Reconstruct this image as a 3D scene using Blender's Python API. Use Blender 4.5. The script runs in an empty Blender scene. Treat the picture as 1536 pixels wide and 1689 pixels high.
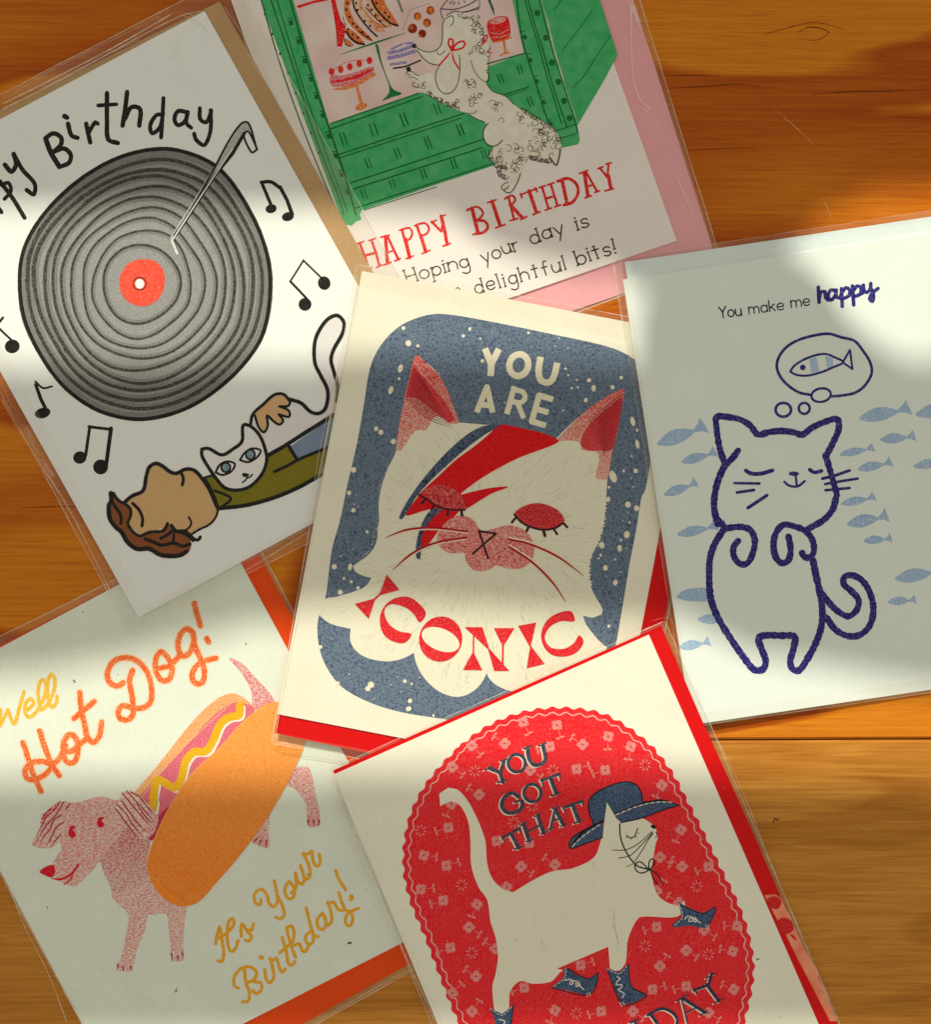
import bpy, bmesh, math, random
from mathutils import Vector, Matrix, Euler
from mathutils.geometry import delaunay_2d_cdt

scene = bpy.context.scene
COL = scene.collection
R = math.radians
random.seed(7)

# ------------------------------------------------------------------ camera
PW, PH, FPX, DIST = 1536.0, 1689.0, 2400.0, 0.45
cam_d = bpy.data.cameras.new('camera')
cam = bpy.data.objects.new('camera', cam_d)
COL.objects.link(cam)
CROT = Euler((R(1), R(-2), 0), 'XYZ')
cam.rotation_euler = CROT
CM = CROT.to_matrix()
CPOS = -DIST * (CM @ Vector((0, 0, -1)))
cam.location = CPOS
cam_d.sensor_fit = 'VERTICAL'
cam_d.sensor_height = 36.0
cam_d.lens = FPX * 36.0 / PH
cam_d.clip_start = 0.01
cam_d.clip_end = 50
scene.camera = cam

# ------------------------------------------------------------------ light
SUN_DIR = Vector((-0.23, 0.76, 0.61)).normalized()      # towards the sun
world = bpy.data.worlds.new('World')
scene.world = world
world.use_nodes = True
wn = world.node_tree
bg = wn.nodes['Background']
bg.inputs['Color'].default_value = (1.0, 0.955, 0.84, 1)
bg.inputs['Strength'].default_value = 0.54
sun_d = bpy.data.lights.new('sun', 'SUN')
sun_d.energy = 3.75
sun_d.angle = R(0.5)
sun_d.color = (1.0, 0.985, 0.86)
sun = bpy.data.objects.new('sun', sun_d)
COL.objects.link(sun)
sun.rotation_euler = (-SUN_DIR).to_track_quat('-Z', 'Y').to_euler()
sun.location = SUN_DIR * 3
scene.view_settings.view_transform = 'Standard'
scene.view_settings.look = 'None'
scene.view_settings.exposure = 0.0
scene.view_settings.gamma = 1.0
scene.cycles.max_bounces = 8
scene.cycles.transparent_max_bounces = 24

# ------------------------------------------------------------------ helpers
def unproj(x, y, plane=(0, 0, 0)):
    """Where the line of sight through photograph pixel (x, y) meets the sheet z = a + b*X + c*Y."""
    d = CM @ Vector((x - PW / 2, -(y - PH / 2), -FPX))
    a, b, c = plane
    t = (a + b * CPOS.x + c * CPOS.y - CPOS.z) / (d.z - b * d.x - c * d.y)
    return CPOS + t * d

def lin(c):
    def f(v):
        v /= 255.0
        return v / 12.92 if v <= 0.04045 else ((v + 0.055) / 1.055) ** 2.4
    return (f(c[0]), f(c[1]), f(c[2]), 1.0)

FR = {'P': (0, 0, 1), 'Z1': (0, 0, 3), 'Z2': (400, 0, 3), 'Z3': (900, 0, 2.415), 'Z4': (0, 480, 2.912), 'Z5': (440, 420, 2.327),
      'Z6': (440, 820, 2.327), 'Z7': (1020, 340, 2.977), 'Z8': (1020, 820, 2.977), 'Z9': (0, 920, 2.743), 'Z10': (0, 1280, 2.259),
      'Z11': (540, 1140, 2.954), 'Z12': (1000, 1140, 2.866), 'K1': (500, 0, 7.675), 'K2': (640, 0, 6.4), 'K3': (740, 150, 6.982),
      'K4': (860, 0, 7.675), 'K5': (570, 250, 3.268), 'K6': (160, 640, 5.825), 'K7': (320, 500, 4.693), 'K8': (780, 1180, 4.267),
      'K9': (790, 1440, 3.746), 'K10': (40, 1280, 4.967), 'K11': (580, 560, 4.968), 'K12': (820, 620, 4.693), 'K13': (510, 900, 4.389),
      'K14': (340, 1380, 4.518), 'K15': (0, 1000, 4.042)}

def pts(s):
    """'K6:10,20 30,40 Z1:5,6' -> photograph pixels; each prefix names the tracing sheet the numbers were read from."""
    out = []
    fr = FR['P']
    for tok in s.split():
        if ':' in tok:
            k, tok = tok.split(':')
            fr = FR[k]
            if not tok:
                continue
        a, b = tok.split(',')
        out.append((fr[0] + float(a) / fr[2], fr[1] + float(b) / fr[2]))
    return out

def scale_of(s):
    return FR[s.split(':')[0]][2] if ':' in s else 1.0

def spline(p, closed=False, step=3.0):
    n = len(p)
    if n < 3:
        return list(p)
    out = []
    rng = range(n if closed else n - 1)
    for i in rng:
        if closed:
            p0, p1, p2, p3 = p[(i - 1) % n], p[i], p[(i + 1) % n], p[(i + 2) % n]
        else:
            p0, p1, p2, p3 = p[max(i - 1, 0)], p[i], p[i + 1], p[min(i + 2, n - 1)]
        L = math.dist(p1, p2)
        k = max(1, min(14, int(L / step)))
        # centripetal-ish tangents keep corners from overshooting
        def tan(a, b, c):
            la, lb = math.dist(a, b), math.dist(b, c)
            if la + lb < 1e-6:
                return (0, 0)
            w = L / (la + lb)
            return ((c[0] - a[0]) * w, (c[1] - a[1]) * w)
        m1, m2 = tan(p0, p1, p2), tan(p1, p2, p3)
        if not closed and i == 0:
            m1 = (p2[0] - p1[0], p2[1] - p1[1])
        if not closed and i == n - 2:
            m2 = (p2[0] - p1[0], p2[1] - p1[1])
        for j in range(k):
            t = j / k
            h1 = 2 * t ** 3 - 3 * t * t + 1
            h2 = t ** 3 - 2 * t * t + t
            h3 = -2 * t ** 3 + 3 * t * t
            h4 = t ** 3 - t * t
            out.append((h1 * p1[0] + h2 * m1[0] + h3 * p2[0] + h4 * m2[0], h1 * p1[1] + h2 * m1[1] + h3 * p2[1] + h4 * m2[1]))
    if not closed:
        out.append(p[-1])
    return out

def corner_spline(p, limit=48.0, step=3.0):
    """Closed outline, smooth except where it turns sharply."""
    n = len(p)
    cor = []
    for i in range(n):
        a, b, c = p[i - 1], p[i], p[(i + 1) % n]
        t = abs(math.degrees(math.atan2((b[0] - a[0]) * (c[1] - b[1]) - (b[1] - a[1]) * (c[0] - b[0]), (b[0] - a[0]) * (c[0] - b[0]) + (b[1] - a[1]) * (c[1] - b[1]))))
        if t > limit:
            cor.append(i)
    if len(cor) < 2:
        return spline(p, True, step)
    out = []
    for k, i in enumerate(cor):
        j = cor[(k + 1) % len(cor)]
        seg = [p[(i + m) % n] for m in range(((j - i) % n) + 1)]
        out += spline(seg, False, step)[:-1]
    return out

def ribbon(p, w, closed=False, taper='', rough=0.05):
    """Quads along a pen line of width w (pixels), with round joints where it turns and round ends."""
    q = [p[0]]
    for a in p[1:]:
        if math.dist(a, q[-1]) > 0.35:
            q.append(a)
    p = q
    if closed and math.dist(p[0], p[-1]) < 0.35:
        p.pop()
    n = len(p)
    if n < 2:
        return [disk(p[0][0], p[0][1], w / 2, w / 2)]
    wid = []
    tot = n - 1
    for i in range(n):
        f = 1 + random.uniform(-rough, rough)
        u = i / tot
        if 'a' in taper:
            f *= min(1, 0.25 + 3.0 * u)
        if 'z' in taper:
            f *= min(1, 0.2 + 2.2 * (1 - u))
        wid.append(w * f / 2)
    polys = []
    dirs = []
    m = n if closed else n - 1
    for i in range(m):
        a, b = p[i], p[(i + 1) % n]
        L = math.dist(a, b) or 1
        dirs.append(((b[0] - a[0]) / L, (b[1] - a[1]) / L))
    def nrm(i):
        if closed:
            d1, d2 = dirs[(i - 1) % m], dirs[i % m]
        else:
            d1, d2 = dirs[max(i - 1, 0)], dirs[min(i, m - 1)]
        dx, dy = d1[0] + d2[0], d1[1] + d2[1]
        L = math.hypot(dx, dy)
        cosh = L / 2
        if cosh < 0.8:
            return None
        return (-dy / L, dx / L)
    N = [nrm(i) for i in range(n)]
    joint = set()
    for i in range(m):
        j = (i + 1) % n
        d = dirs[i]
        na = N[i] or (-d[1], d[0])
        nb = N[j] or (-d[1], d[0])
        a, b = p[i], p[j]
        def quad(na, nb):
            return [(a[0] + na[0] * wid[i], a[1] + na[1] * wid[i]), (a[0] - na[0] * wid[i], a[1] - na[1] * wid[i]),
                    (b[0] - nb[0] * wid[j], b[1] - nb[1] * wid[j]), (b[0] + nb[0] * wid[j], b[1] + nb[1] * wid[j])]
        q = quad(na, nb)
        sg = [(q[(k + 1) % 4][0] - q[k][0]) * (q[(k + 2) % 4][1] - q[(k + 1) % 4][1]) - (q[(k + 1) % 4][1] - q[k][1]) * (q[(k + 2) % 4][0] - q[(k + 1) % 4][0]) for k in range(4)]
        if not (all(v > 1e-3 for v in sg) or all(v < -1e-3 for v in sg)):
            q = quad((-d[1], d[0]), (-d[1], d[0]))
            joint.update((i, j))
        polys.append(q)
    for i in joint:
        if N[i] is not None and (closed or 0 < i < n - 1):
            polys.append(disk(p[i][0], p[i][1], wid[i], wid[i], 0, 10))
    for i in range(n):
        if N[i] is None:
            polys.append(disk(p[i][0], p[i][1], wid[i], wid[i], 0, 10))
    if not closed and w > 1.2:
        if 'a' not in taper and 's' not in taper:
            polys.append(disk(p[0][0], p[0][1], wid[0], wid[0], 0, 10))
        if 'z' not in taper and 's' not in taper:
            polys.append(disk(p[-1][0], p[-1][1], wid[-1], wid[-1], 0, 10))
    return polys

def disk(x, y, rx, ry, rot=0.0, n=24):
    c, s = math.cos(R(rot)), math.sin(R(rot))
    return [(x + c * rx * math.cos(t) - s * ry * math.sin(t), y + s * rx * math.cos(t) + c * ry * math.sin(t))
            for t in (2 * math.pi * k / n for k in range(n))]

def polygons(items):
    """Shapes of one print -> plain polygons in pixels.
    ('f', pts) polygon; ('F', pts) smooth outline; ('l', pts, w[, opt]) straight pen line; ('L', pts, w[, opt]) smooth pen line
    ('e', 'K:x,y', rx, ry[, rot]) filled ellipse; ('o', 'K:x,y', rx, ry, w[, rot]) ring. Widths and radii in the tracing sheet's own units."""
    out = []
    for it in items:
        k = it[0]
        s = it[1]
        sc = scale_of(s) if isinstance(s, str) else 1.0
        q = pts(s) if isinstance(s, str) else list(s)
        if k == 'f':
            out.append(q)
        elif k == 'G':
            out.append(corner_spline(q))
        elif k == 'F':
            out.append(spline(q, True))
        elif k in 'lL':
            opt = it[3] if len(it) > 3 else ''
            cl = 'c' in opt
            w = it[2] / sc
            if k == 'L':
                q = spline(q, cl, max(1.3, min(3.0, w)))
            out += ribbon(q, w, cl, opt, 0.13 if 'r' in opt else 0.05)
        elif k == 'e':
            x, y = q[0]
            out.append(disk(x, y, it[2] / sc, it[3] / sc, it[4] if len(it) > 4 else 0))
        elif k == 'o':
            x, y = q[0]
            d = disk(x, y, it[2] / sc, it[3] / sc, it[5] if len(it) > 5 else 0, 36)
            out += ribbon(d, it[4] / sc, True)
    return out

def link(name, me, parent=None):
    o = bpy.data.objects.new(name, me)
    COL.objects.link(o)
    if parent is not None:
        o.parent = parent
    return o

def union_mesh(name, polys, to3):
    """One flat sheet covering all the polygons, overlaps resolved."""
    co, faces = [], []
    for q in polys:
        if len(q) < 3:
            continue
        area = sum(q[i][0] * q[(i + 1) % len(q)][1] - q[(i + 1) % len(q)][0] * q[i][1] for i in range(len(q)))
        if abs(area) < 0.02:
            continue
        if area < 0:
            q = q[::-1]
        b = len(co)
        co += [Vector((x, y)) for x, y in q]
        faces.append(list(range(b, b + len(q))))
    r = delaunay_2d_cdt(co, [], faces, 0, 1e-4, True)
    vs = r[0]
    fs = [f for f, src in zip(r[2], r[5]) if src]
    me = bpy.data.meshes.new(name)
    me.from_pydata([to3(v.x, v.y) for v in vs], [], [tuple(f)[::-1] for f in fs])
    me.update()
    if len(me.polygons):
        up = sum(p.normal.z * p.area for p in me.polygons)
        if up < 0:
            me.flip_normals()
    return me

# ------------------------------------------------------------------ materials
def new_mat(name):
    m = bpy.data.materials.new(name)
    m.use_nodes = True
    nt = m.node_tree
    return m, nt, nt.nodes, nt.links, nt.nodes['Principled BSDF']

def nd(nodes, t, **kw):
    n = nodes.new(t)
    for k, v in kw.items():
        if k == 'op':
            n.operation = v
        elif k.startswith('i_'):
            n.inputs[int(k[2:])].default_value = v
        else:
            setattr(n, k, v)
    return n

def ramp(nodes, stops, interp='LINEAR'):
    n = nodes.new('ShaderNodeValToRGB')
    cr = n.color_ramp
    cr.interpolation = interp
    while len(cr.elements) > 1:
        cr.elements.remove(cr.elements[-1])
    cr.elements[0].position = stops[0][0]
    cr.elements[0].color = stops[0][1]
    for p, c in stops[1:]:
        e = cr.elements.new(p)
        e.color = c
    return n

def paper(name, col, fleck=0.0, fcol=(90, 80, 60), mottle=0.03, bump=0.25):
    m, nt, N, L, b = new_mat(name)
    tc = nd(N, 'ShaderNodeTexCoord')
    n1 = nd(N, 'ShaderNodeTexNoise')
    n1.inputs['Scale'].default_value = 900
    n1.inputs['Detail'].default_value = 3
    L.new(tc.outputs['Object'], n1.inputs['Vector'])
    n2 = nd(N, 'ShaderNodeTexNoise')
    n2.inputs['Scale'].default_value = 60
    n2.inputs['Detail'].default_value = 4
    L.new(tc.outputs['Object'], n2.inputs['Vector'])
    c = lin(col)
    r = ramp(N, [(0.25, tuple(v * (1 - 3 * mottle) for v in c[:3]) + (1,)), (0.75, tuple(min(1, v * (1 + mottle)) for v in c[:3]) + (1,))])
    mx = nd(N, 'ShaderNodeMath', op='ADD')
    h = nd(N, 'ShaderNodeMath', op='MULTIPLY', i_1=0.5)
    L.new(n1.outputs['Fac'], mx.inputs[0])
    L.new(n2.outputs['Fac'], mx.inputs[1])
    L.new(mx.outputs[0], h.inputs[0])
    L.new(h.outputs[0], r.inputs[0])
    out = r.outputs[0]
    if fleck:
        v = nd(N, 'ShaderNodeTexVoronoi')
        v.inputs['Scale'].default_value = 300
        mp = nd(N, 'ShaderNodeMapping')
        mp.inputs['Rotation'].default_value = (0, 0, 0.6)
        mp.inputs['Scale'].default_value = (1.0, 0.45, 1)
        wob = nd(N, 'ShaderNodeTexNoise')
        wob.inputs['Scale'].default_value = 500
        vm = nd(N, 'ShaderNodeVectorMath', op='MULTIPLY_ADD')
        vm.inputs[1].default_value = (0.003, 0.003, 0)
        L.new(tc.outputs['Object'], wob.inputs['Vector'])
        L.new(wob.outputs['Color'], vm.inputs[0])
        L.new(tc.outputs['Object'], vm.inputs[2])
        L.new(vm.outputs[0], mp.inputs['Vector'])
        L.new(mp.outputs[0], v.inputs['Vector'])
        lt = nd(N, 'ShaderNodeMath', op='LESS_THAN', i_1=0.065)
        L.new(v.outputs['Distance'], lt.inputs[0])
        sep = nd(N, 'ShaderNodeSeparateColor')
        L.new(v.outputs['Color'], sep.inputs[0])
        gt = nd(N, 'ShaderNodeMath', op='LESS_THAN', i_1=fleck)
        L.new(sep.outputs[0], gt.inputs[0])
        mu = nd(N, 'ShaderNodeMath', op='MULTIPLY')
        L.new(lt.outputs[0], mu.inputs[0])
        L.new(gt.outputs[0], mu.inputs[1])
        mix = nd(N, 'ShaderNodeMixRGB')
        mix.inputs[2].default_value = lin(fcol)
        L.new(mu.outputs[0], mix.inputs[0])
        L.new(out, mix.inputs[1])
        out = mix.outputs[0]
    L.new(out, b.inputs['Base Color'])
    b.inputs['Roughness'].default_value = 0.85
    b.inputs['Specular IOR Level'].default_value = 0.08
    bp = nd(N, 'ShaderNodeBump')
    bp.inputs['Strength'].default_value = bump
    bp.inputs['Distance'].default_value = 0.0001
    L.new(n1.outputs['Fac'], bp.inputs['Height'])
    L.new(bp.outputs[0], b.inputs['Normal'])
    return m

INKS = {}
def ink(col, under=(240, 236, 215), grain=0.12, size=2600, dens=None, dark=None, rough=0.7, spec=0.06, streak=None, soft=0.12, relief=0.0):
    """Printed ink. grain: share of the paper that shows through as specks; dens ((x0,y0),(x1,y1),d0,d1): that share running
    across the drawing between two pixels (a pencil-shaded drawing); dark: second ink speckled in; streak (angle, amount): pencil lines."""
    key = (col, under, grain, size, dens, dark, rough, spec, streak, soft, relief)
    if key in INKS:
        return INKS[key]
    if size >= 500:
        size = max(size, 2000)
    m, nt, N, L, b = new_mat('ink')
    tc = nd(N, 'ShaderNodeTexCoord')
    vec = tc.outputs['Object']
    if streak:
        mp = nd(N, 'ShaderNodeMapping')
        mp.inputs['Rotation'].default_value = (0, 0, R(streak[0]))
        mp.inputs['Scale'].default_value = (streak[1], 1, 1)
        L.new(vec, mp.inputs['Vector'])
        vec = mp.outputs[0]
    n1 = nd(N, 'ShaderNodeTexNoise')
    n1.inputs['Scale'].default_value = size
    n1.inputs['Detail'].default_value = 1.5
    L.new(vec, n1.inputs['Vector'])
    n2 = nd(N, 'ShaderNodeTexNoise')
    n2.inputs['Scale'].default_value = size * 0.13
    n2.inputs['Detail'].default_value = 3
    L.new(tc.outputs['Object'], n2.inputs['Vector'])
    ad = nd(N, 'ShaderNodeMath', op='MULTIPLY_ADD', i_1=0.12)
    L.new(n2.outputs['Fac'], ad.inputs[0])
    L.new(n1.outputs['Fac'], ad.inputs[2])
    # noise runs about 0.33..0.98 with middle 0.65
    mr = nd(N, 'ShaderNodeMapRange')
    if dens:
        (x0, y0), (x1, y1), d0, d1 = dens
        A, B = unproj(x0, y0), unproj(x1, y1)
        dirv = B - A
        Lq = dirv.length_squared
        dt = nd(N, 'ShaderNodeVectorMath', op='DOT_PRODUCT')
        dt.inputs[1].default_value = (dirv.x / Lq, dirv.y / Lq, 0)
        gm = nd(N, 'ShaderNodeNewGeometry')
        L.new(gm.outputs['Position'], dt.inputs[0])
        off = -(A.x * dirv.x + A.y * dirv.y) / Lq
        g = nd(N, 'ShaderNodeMath', op='ADD', i_1=off)
        L.new(dt.outputs['Value'], g.inputs[0])
        dr = nd(N, 'ShaderNodeMapRange')
        dr.inputs['To Min'].default_value = 0.735 - 0.35 * d0
        dr.inputs['To Max'].default_value = 0.735 - 0.35 * d1
        L.new(g.outputs[0], dr.inputs['Value'])
        a2 = nd(N, 'ShaderNodeMath', op='SUBTRACT')
        L.new(ad.outputs[0], a2.inputs[0])
        L.new(dr.outputs[0], a2.inputs[1])
        L.new(a2.outputs[0], mr.inputs['Value'])
        mr.inputs['From Min'].default_value = -soft
        mr.inputs['From Max'].default_value = soft
    else:
        th = 0.735 - 0.35 * grain if grain > 0 else 2.0
        L.new(ad.outputs[0], mr.inputs['Value'])
        mr.inputs['From Min'].default_value = th - soft
        mr.inputs['From Max'].default_value = th + soft
    mix = nd(N, 'ShaderNodeMixRGB')
    mix.inputs[1].default_value = lin(col)
    mix.inputs[2].default_value = lin(under)
    L.new(mr.outputs[0], mix.inputs[0])
    out = mix.outputs[0]
    if dark:
        n3 = nd(N, 'ShaderNodeTexNoise')
        n3.inputs['Scale'].default_value = size * 0.6
        n3.inputs['Detail'].default_value = 2
        off3 = nd(N, 'ShaderNodeVectorMath', op='ADD')
        off3.inputs[1].default_value = (3.1, 1.7, 0)
        L.new(vec, off3.inputs[0])
        L.new(off3.outputs[0], n3.inputs['Vector'])
        m3 = nd(N, 'ShaderNodeMapRange')
        m3.inputs['From Min'].default_value = 0.52
        m3.inputs['From Max'].default_value = 0.66
        L.new(n3.outputs['Fac'], m3.inputs['Value'])
        mx = nd(N, 'ShaderNodeMixRGB')
        mx.inputs[2].default_value = lin(dark)
        L.new(m3.outputs[0], mx.inputs[0])
        L.new(out, mx.inputs[1])
        out = mx.outputs[0]
    L.new(out, b.inputs['Base Color'])
    b.inputs['Roughness'].default_value = rough
    b.inputs['Specular IOR Level'].default_value = spec
    if relief:
        bp = nd(N, 'ShaderNodeBump')
        bp.inputs['Strength'].default_value = relief
        bp.inputs['Distance'].default_value = 0.0002
        L.new(ad.outputs[0], bp.inputs['Height'])
        L.new(bp.outputs[0], b.inputs['Normal'])
    INKS[key] = m
    return m

def film_mat():
    m, nt, N, L, b = new_mat('clear_film')
    N.remove(b)
    out = N['Material Output']
    tr = nd(N, 'ShaderNodeBsdfTransparent')
    tr.inputs[0].default_value = (0.975, 0.975, 0.965, 1)
    gl = nd(N, 'ShaderNodeBsdfGlossy')
    gl.inputs['Roughness'].default_value = 0.16
    gl.inputs['Color'].default_value = (1, 1, 1, 1)
    df = nd(N, 'ShaderNodeBsdfGlossy')
    df.inputs['Roughness'].default_value = 0.62
    df.inputs['Color'].default_value = (1, 1, 0.96, 1)
    tc = nd(N, 'ShaderNodeTexCoord')
    ns = nd(N, 'ShaderNodeTexNoise')
    ns.inputs['Scale'].default_value = 22
    ns.inputs['Detail'].default_value = 4
    ns.inputs['Distortion'].default_value = 0.6
    L.new(tc.outputs['Object'], ns.inputs['Vector'])
    bp = nd(N, 'ShaderNodeBump')
    bp.inputs['Strength'].default_value = 0.5
    bp.inputs['Distance'].default_value = 0.004
    L.new(ns.outputs['Fac'], bp.inputs['Height'])
    L.new(bp.outputs[0], gl.inputs['Normal'])
    fc = nd(N, 'ShaderNodeLayerWeight')
    fc.inputs['Blend'].default_value = 0.5
    pw = nd(N, 'ShaderNodeMath', op='POWER', i_1=3.0)
    L.new(fc.outputs['Facing'], pw.inputs[0])
    lw = nd(N, 'ShaderNodeMath', op='MULTIPLY_ADD', i_1=0.35, i_2=0.009)
    L.new(pw.outputs[0], lw.inputs[0])
    m1 = nd(N, 'ShaderNodeMixShader')
    m1.inputs[0].default_value = 0.5
    L.new(gl.outputs[0], m1.inputs[1])
    L.new(df.outputs[0], m1.inputs[2])
    m2 = nd(N, 'ShaderNodeMixShader')
    L.new(lw.outputs[0], m2.inputs[0])
    L.new(tr.outputs[0], m2.inputs[1])
    L.new(m1.outputs[0], m2.inputs[2])
    L.new(m2.outputs[0], out.inputs['Surface'])
    return m

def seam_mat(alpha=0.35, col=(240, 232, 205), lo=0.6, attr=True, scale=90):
    m, nt, N, L, b = new_mat('film_fold_glare')
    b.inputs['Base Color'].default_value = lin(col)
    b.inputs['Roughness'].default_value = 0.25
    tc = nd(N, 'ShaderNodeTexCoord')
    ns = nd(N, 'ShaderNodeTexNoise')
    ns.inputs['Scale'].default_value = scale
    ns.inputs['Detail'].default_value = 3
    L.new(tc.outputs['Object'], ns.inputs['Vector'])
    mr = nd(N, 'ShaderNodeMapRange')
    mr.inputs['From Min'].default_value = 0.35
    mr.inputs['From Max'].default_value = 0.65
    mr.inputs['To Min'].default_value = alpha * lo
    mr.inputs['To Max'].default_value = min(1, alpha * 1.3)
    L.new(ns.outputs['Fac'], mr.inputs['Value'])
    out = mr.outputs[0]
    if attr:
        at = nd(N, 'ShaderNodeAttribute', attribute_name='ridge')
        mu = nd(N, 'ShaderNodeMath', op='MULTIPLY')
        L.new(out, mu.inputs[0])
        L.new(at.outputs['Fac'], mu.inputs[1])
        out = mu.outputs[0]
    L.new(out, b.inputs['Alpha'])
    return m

FILM = film_mat()
FOLD = seam_mat(0.62)
FOLD_SOFT = seam_mat(0.26)
GLARE = seam_mat(0.30, (250, 248, 235), 0.1)  # soft glare on the film, painted as pale translucent streaks
MARGIN = seam_mat(0.09, (226, 214, 186), 0.3, False, 40)

# ------------------------------------------------------------------ cards
LAYER = 0.000016
class Card:
    def __init__(self, plane, label, centre, paper_q, env_q, film_q, pmat, emat, thick=0.00046):
        self.plane = plane
        eq = env_q if len(env_q) == 4 else [env_q[0], env_q[1], env_q[-2], env_q[-1]]
        self.inner = eq
        self.base = unproj(centre[0], centre[1], plane)
        self.root = bpy.data.objects.new('greeting_card', None)
        self.root.empty_display_size = 0.02
        self.root.location = self.base
        COL.objects.link(self.root)
        self.root['label'] = label
        self.root['category'] = 'greeting card'
        self.root['group'] = 'greeting cards laid over each other on the wood'
        self.env_top = 0.00032
        self.top = self.env_top + thick + 0.00004
        n = Vector((-plane[1], -plane[2], 1)).normalized()
        self.n = n
        self.envelope = self.slab('envelope', env_q, 0.00006, self.env_top, emat)
        self.sheet = self.slab('folded_sheet', paper_q, self.env_top + 0.00003, self.top, pmat)
        self.film = self.filmsheet(film_q)
    def P(self, x, y, h):
        a, b, c = self.plane
        # plane raised by h along z (tilt is tiny)
        return unproj(x, y, (a + h, b, c)) - self.base
    def slab(self, name, q, h0, h1, mat, parent=None):
        bm = bmesh.new()
        top = [bm.verts.new(self.P(x, y, h1)) for x, y in q]
        d = Vector((self.plane[1] * 0, 0, h0 - h1))
        bot = [bm.verts.new(v.co + d) for v in top]
        bm.faces.new(top)
        bm.faces.new(bot[::-1])
        k = len(q)
        for i in range(k):
            bm.faces.new((top[i], bot[i], bot[(i + 1) % k], top[(i + 1) % k]))
        bmesh.ops.recalc_face_normals(bm, faces=bm.faces)
        bmesh.ops.bevel(bm, geom=[e for e in bm.edges], offset=0.00006, segments=1, affect='EDGES')
        me = bpy.data.meshes.new(name)
        bm.to_mesh(me)
        bm.free()
        me.materials.append(mat)
        return link(name, me, parent or self.root)
    def filmsheet(self, q):
        self.film_h = self.top + 0.00016
        nx = ny = 26
        vs, fs = [], []
        rnd = random.Random(len(bpy.data.objects))
        ph = [rnd.uniform(0, 6) for _ in range(6)]
        for j in range(ny + 1):
            for i in range(nx + 1):
                u, v = i / nx, j / ny
                x = (1 - u) * (1 - v) * q[0][0] + u * (1 - v) * q[1][0] + u * v * q[2][0] + (1 - u) * v * q[3][0]
                y = (1 - u) * (1 - v) * q[0][1] + u * (1 - v) * q[1][1] + u * v * q[2][1] + (1 - u) * v * q[3][1]
                e = min(u, 1 - u, v, 1 - v)
                w = 0.00007 * (math.sin(5 * u + 3 * v + ph[0]) + math.sin(9 * v - 4 * u + ph[1]) + 0.6 * math.sin(17 * u + ph[2]))
                h = self.film_h + abs(w) * min(1, e * 6) - 0.00003 * max(0, 1 - e * 25)
                vs.append(self.P(x, y, h))
        for j in range(ny):
            for i in range(nx):
                a = j * (nx + 1) + i
                fs.append((a, a + nx + 1, a + nx + 2, a + 1))
        me = bpy.data.meshes.new('clear_sleeve')
        me.from_pydata(vs, [], fs)
        me.polygons.foreach_set('use_smooth', [True] * len(fs))
        me.materials.append(FILM)
        me.update()
        return link('clear_sleeve', me, self.root)
    def fold(self, s, w, mat=None, name='sleeve_fold_glare', h=0.0, smooth=True):
        """A crease or welded edge in the clear sleeve: a low ridge of doubled film, part of the sleeve; in GLARE, a painted glare streak."""
        q = pts(s) if isinstance(s, str) else s
        if smooth:
            q = spline(q, False, 6)
        q2 = []
        for i in range(len(q)):
            a, b = q[max(i - 1, 0)], q[min(i + 1, len(q) - 1)]
            L = math.dist(a, b) or 1
            q2.append((q[i], (-(b[1] - a[1]) / L, (b[0] - a[0]) / L)))
        vs, fs = [], []
        sc = 1
        H = self.film_h + 0.00016 + h
        nq = len(q2)
        for i, (p, nn) in enumerate(q2):
            ww = w * (0.7 + 0.6 * random.random()) * (0.35 if i in (0, nq - 1) else 1) / 2
            vs += [self.P(p[0] + nn[0] * ww, p[1] + nn[1] * ww, H), self.P(p[0], p[1], H + 0.00007), self.P(p[0] - nn[0] * ww, p[1] - nn[1] * ww, H)]
        for i in range(nq - 1):
            a = 3 * i
            fs += [(a, a + 1, a + 4, a + 3), (a + 1, a + 2, a + 5, a + 4)]
        me = bpy.data.meshes.new(name)
        me.from_pydata(vs, [], fs)
        me.materials.append(mat or FOLD)
        at = me.attributes.new('ridge', 'FLOAT', 'POINT')
        at.data.foreach_set('value', [(1.0 if k % 3 == 1 else 0.0) * (0.0 if k // 3 in (0, nq - 1) else 1.0) for k in range(len(vs))])
        me.update()
        return link(name, me, self.film)
    def margin(self, q, inner):
        """The empty border of the sleeve where two layers of film lie together."""
        vs, fs = [], []
        n = len(q)
        for (x, y), (xi, yi) in zip(q, inner):
            vs += [self.P(x, y, self.film_h + 0.00014), self.P(xi, yi, self.film_h + 0.00014)]
        for i in range(n):
            j = (i + 1) % n
            fs.append((2 * i, 2 * i + 1, 2 * j + 1, 2 * j))
        me = bpy.data.meshes.new('sleeve_margin')
        me.from_pydata(vs, [], fs)
        me.materials.append(MARGIN)
        link('sleeve_margin', me, self.film)
    def rim(self, q, w=1.6, mat=None, inner=0):
        self.margin(q, self.inner)
        """The welded rim of the sleeve, one strip along each side."""
        for i in range(len(q)):
            a, b = q[i], q[(i + 1) % len(q)]
            k = 12
            line = [(a[0] + (b[0] - a[0]) * t / k, a[1] + (b[1] - a[1]) * t / k) for t in range(k + 1)]
            line = [(x + random.uniform(-.5, .5), y + random.uniform(-.5, .5)) for x, y in line]
            self.fold(line, w, mat, 'sleeve_edge')
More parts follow.
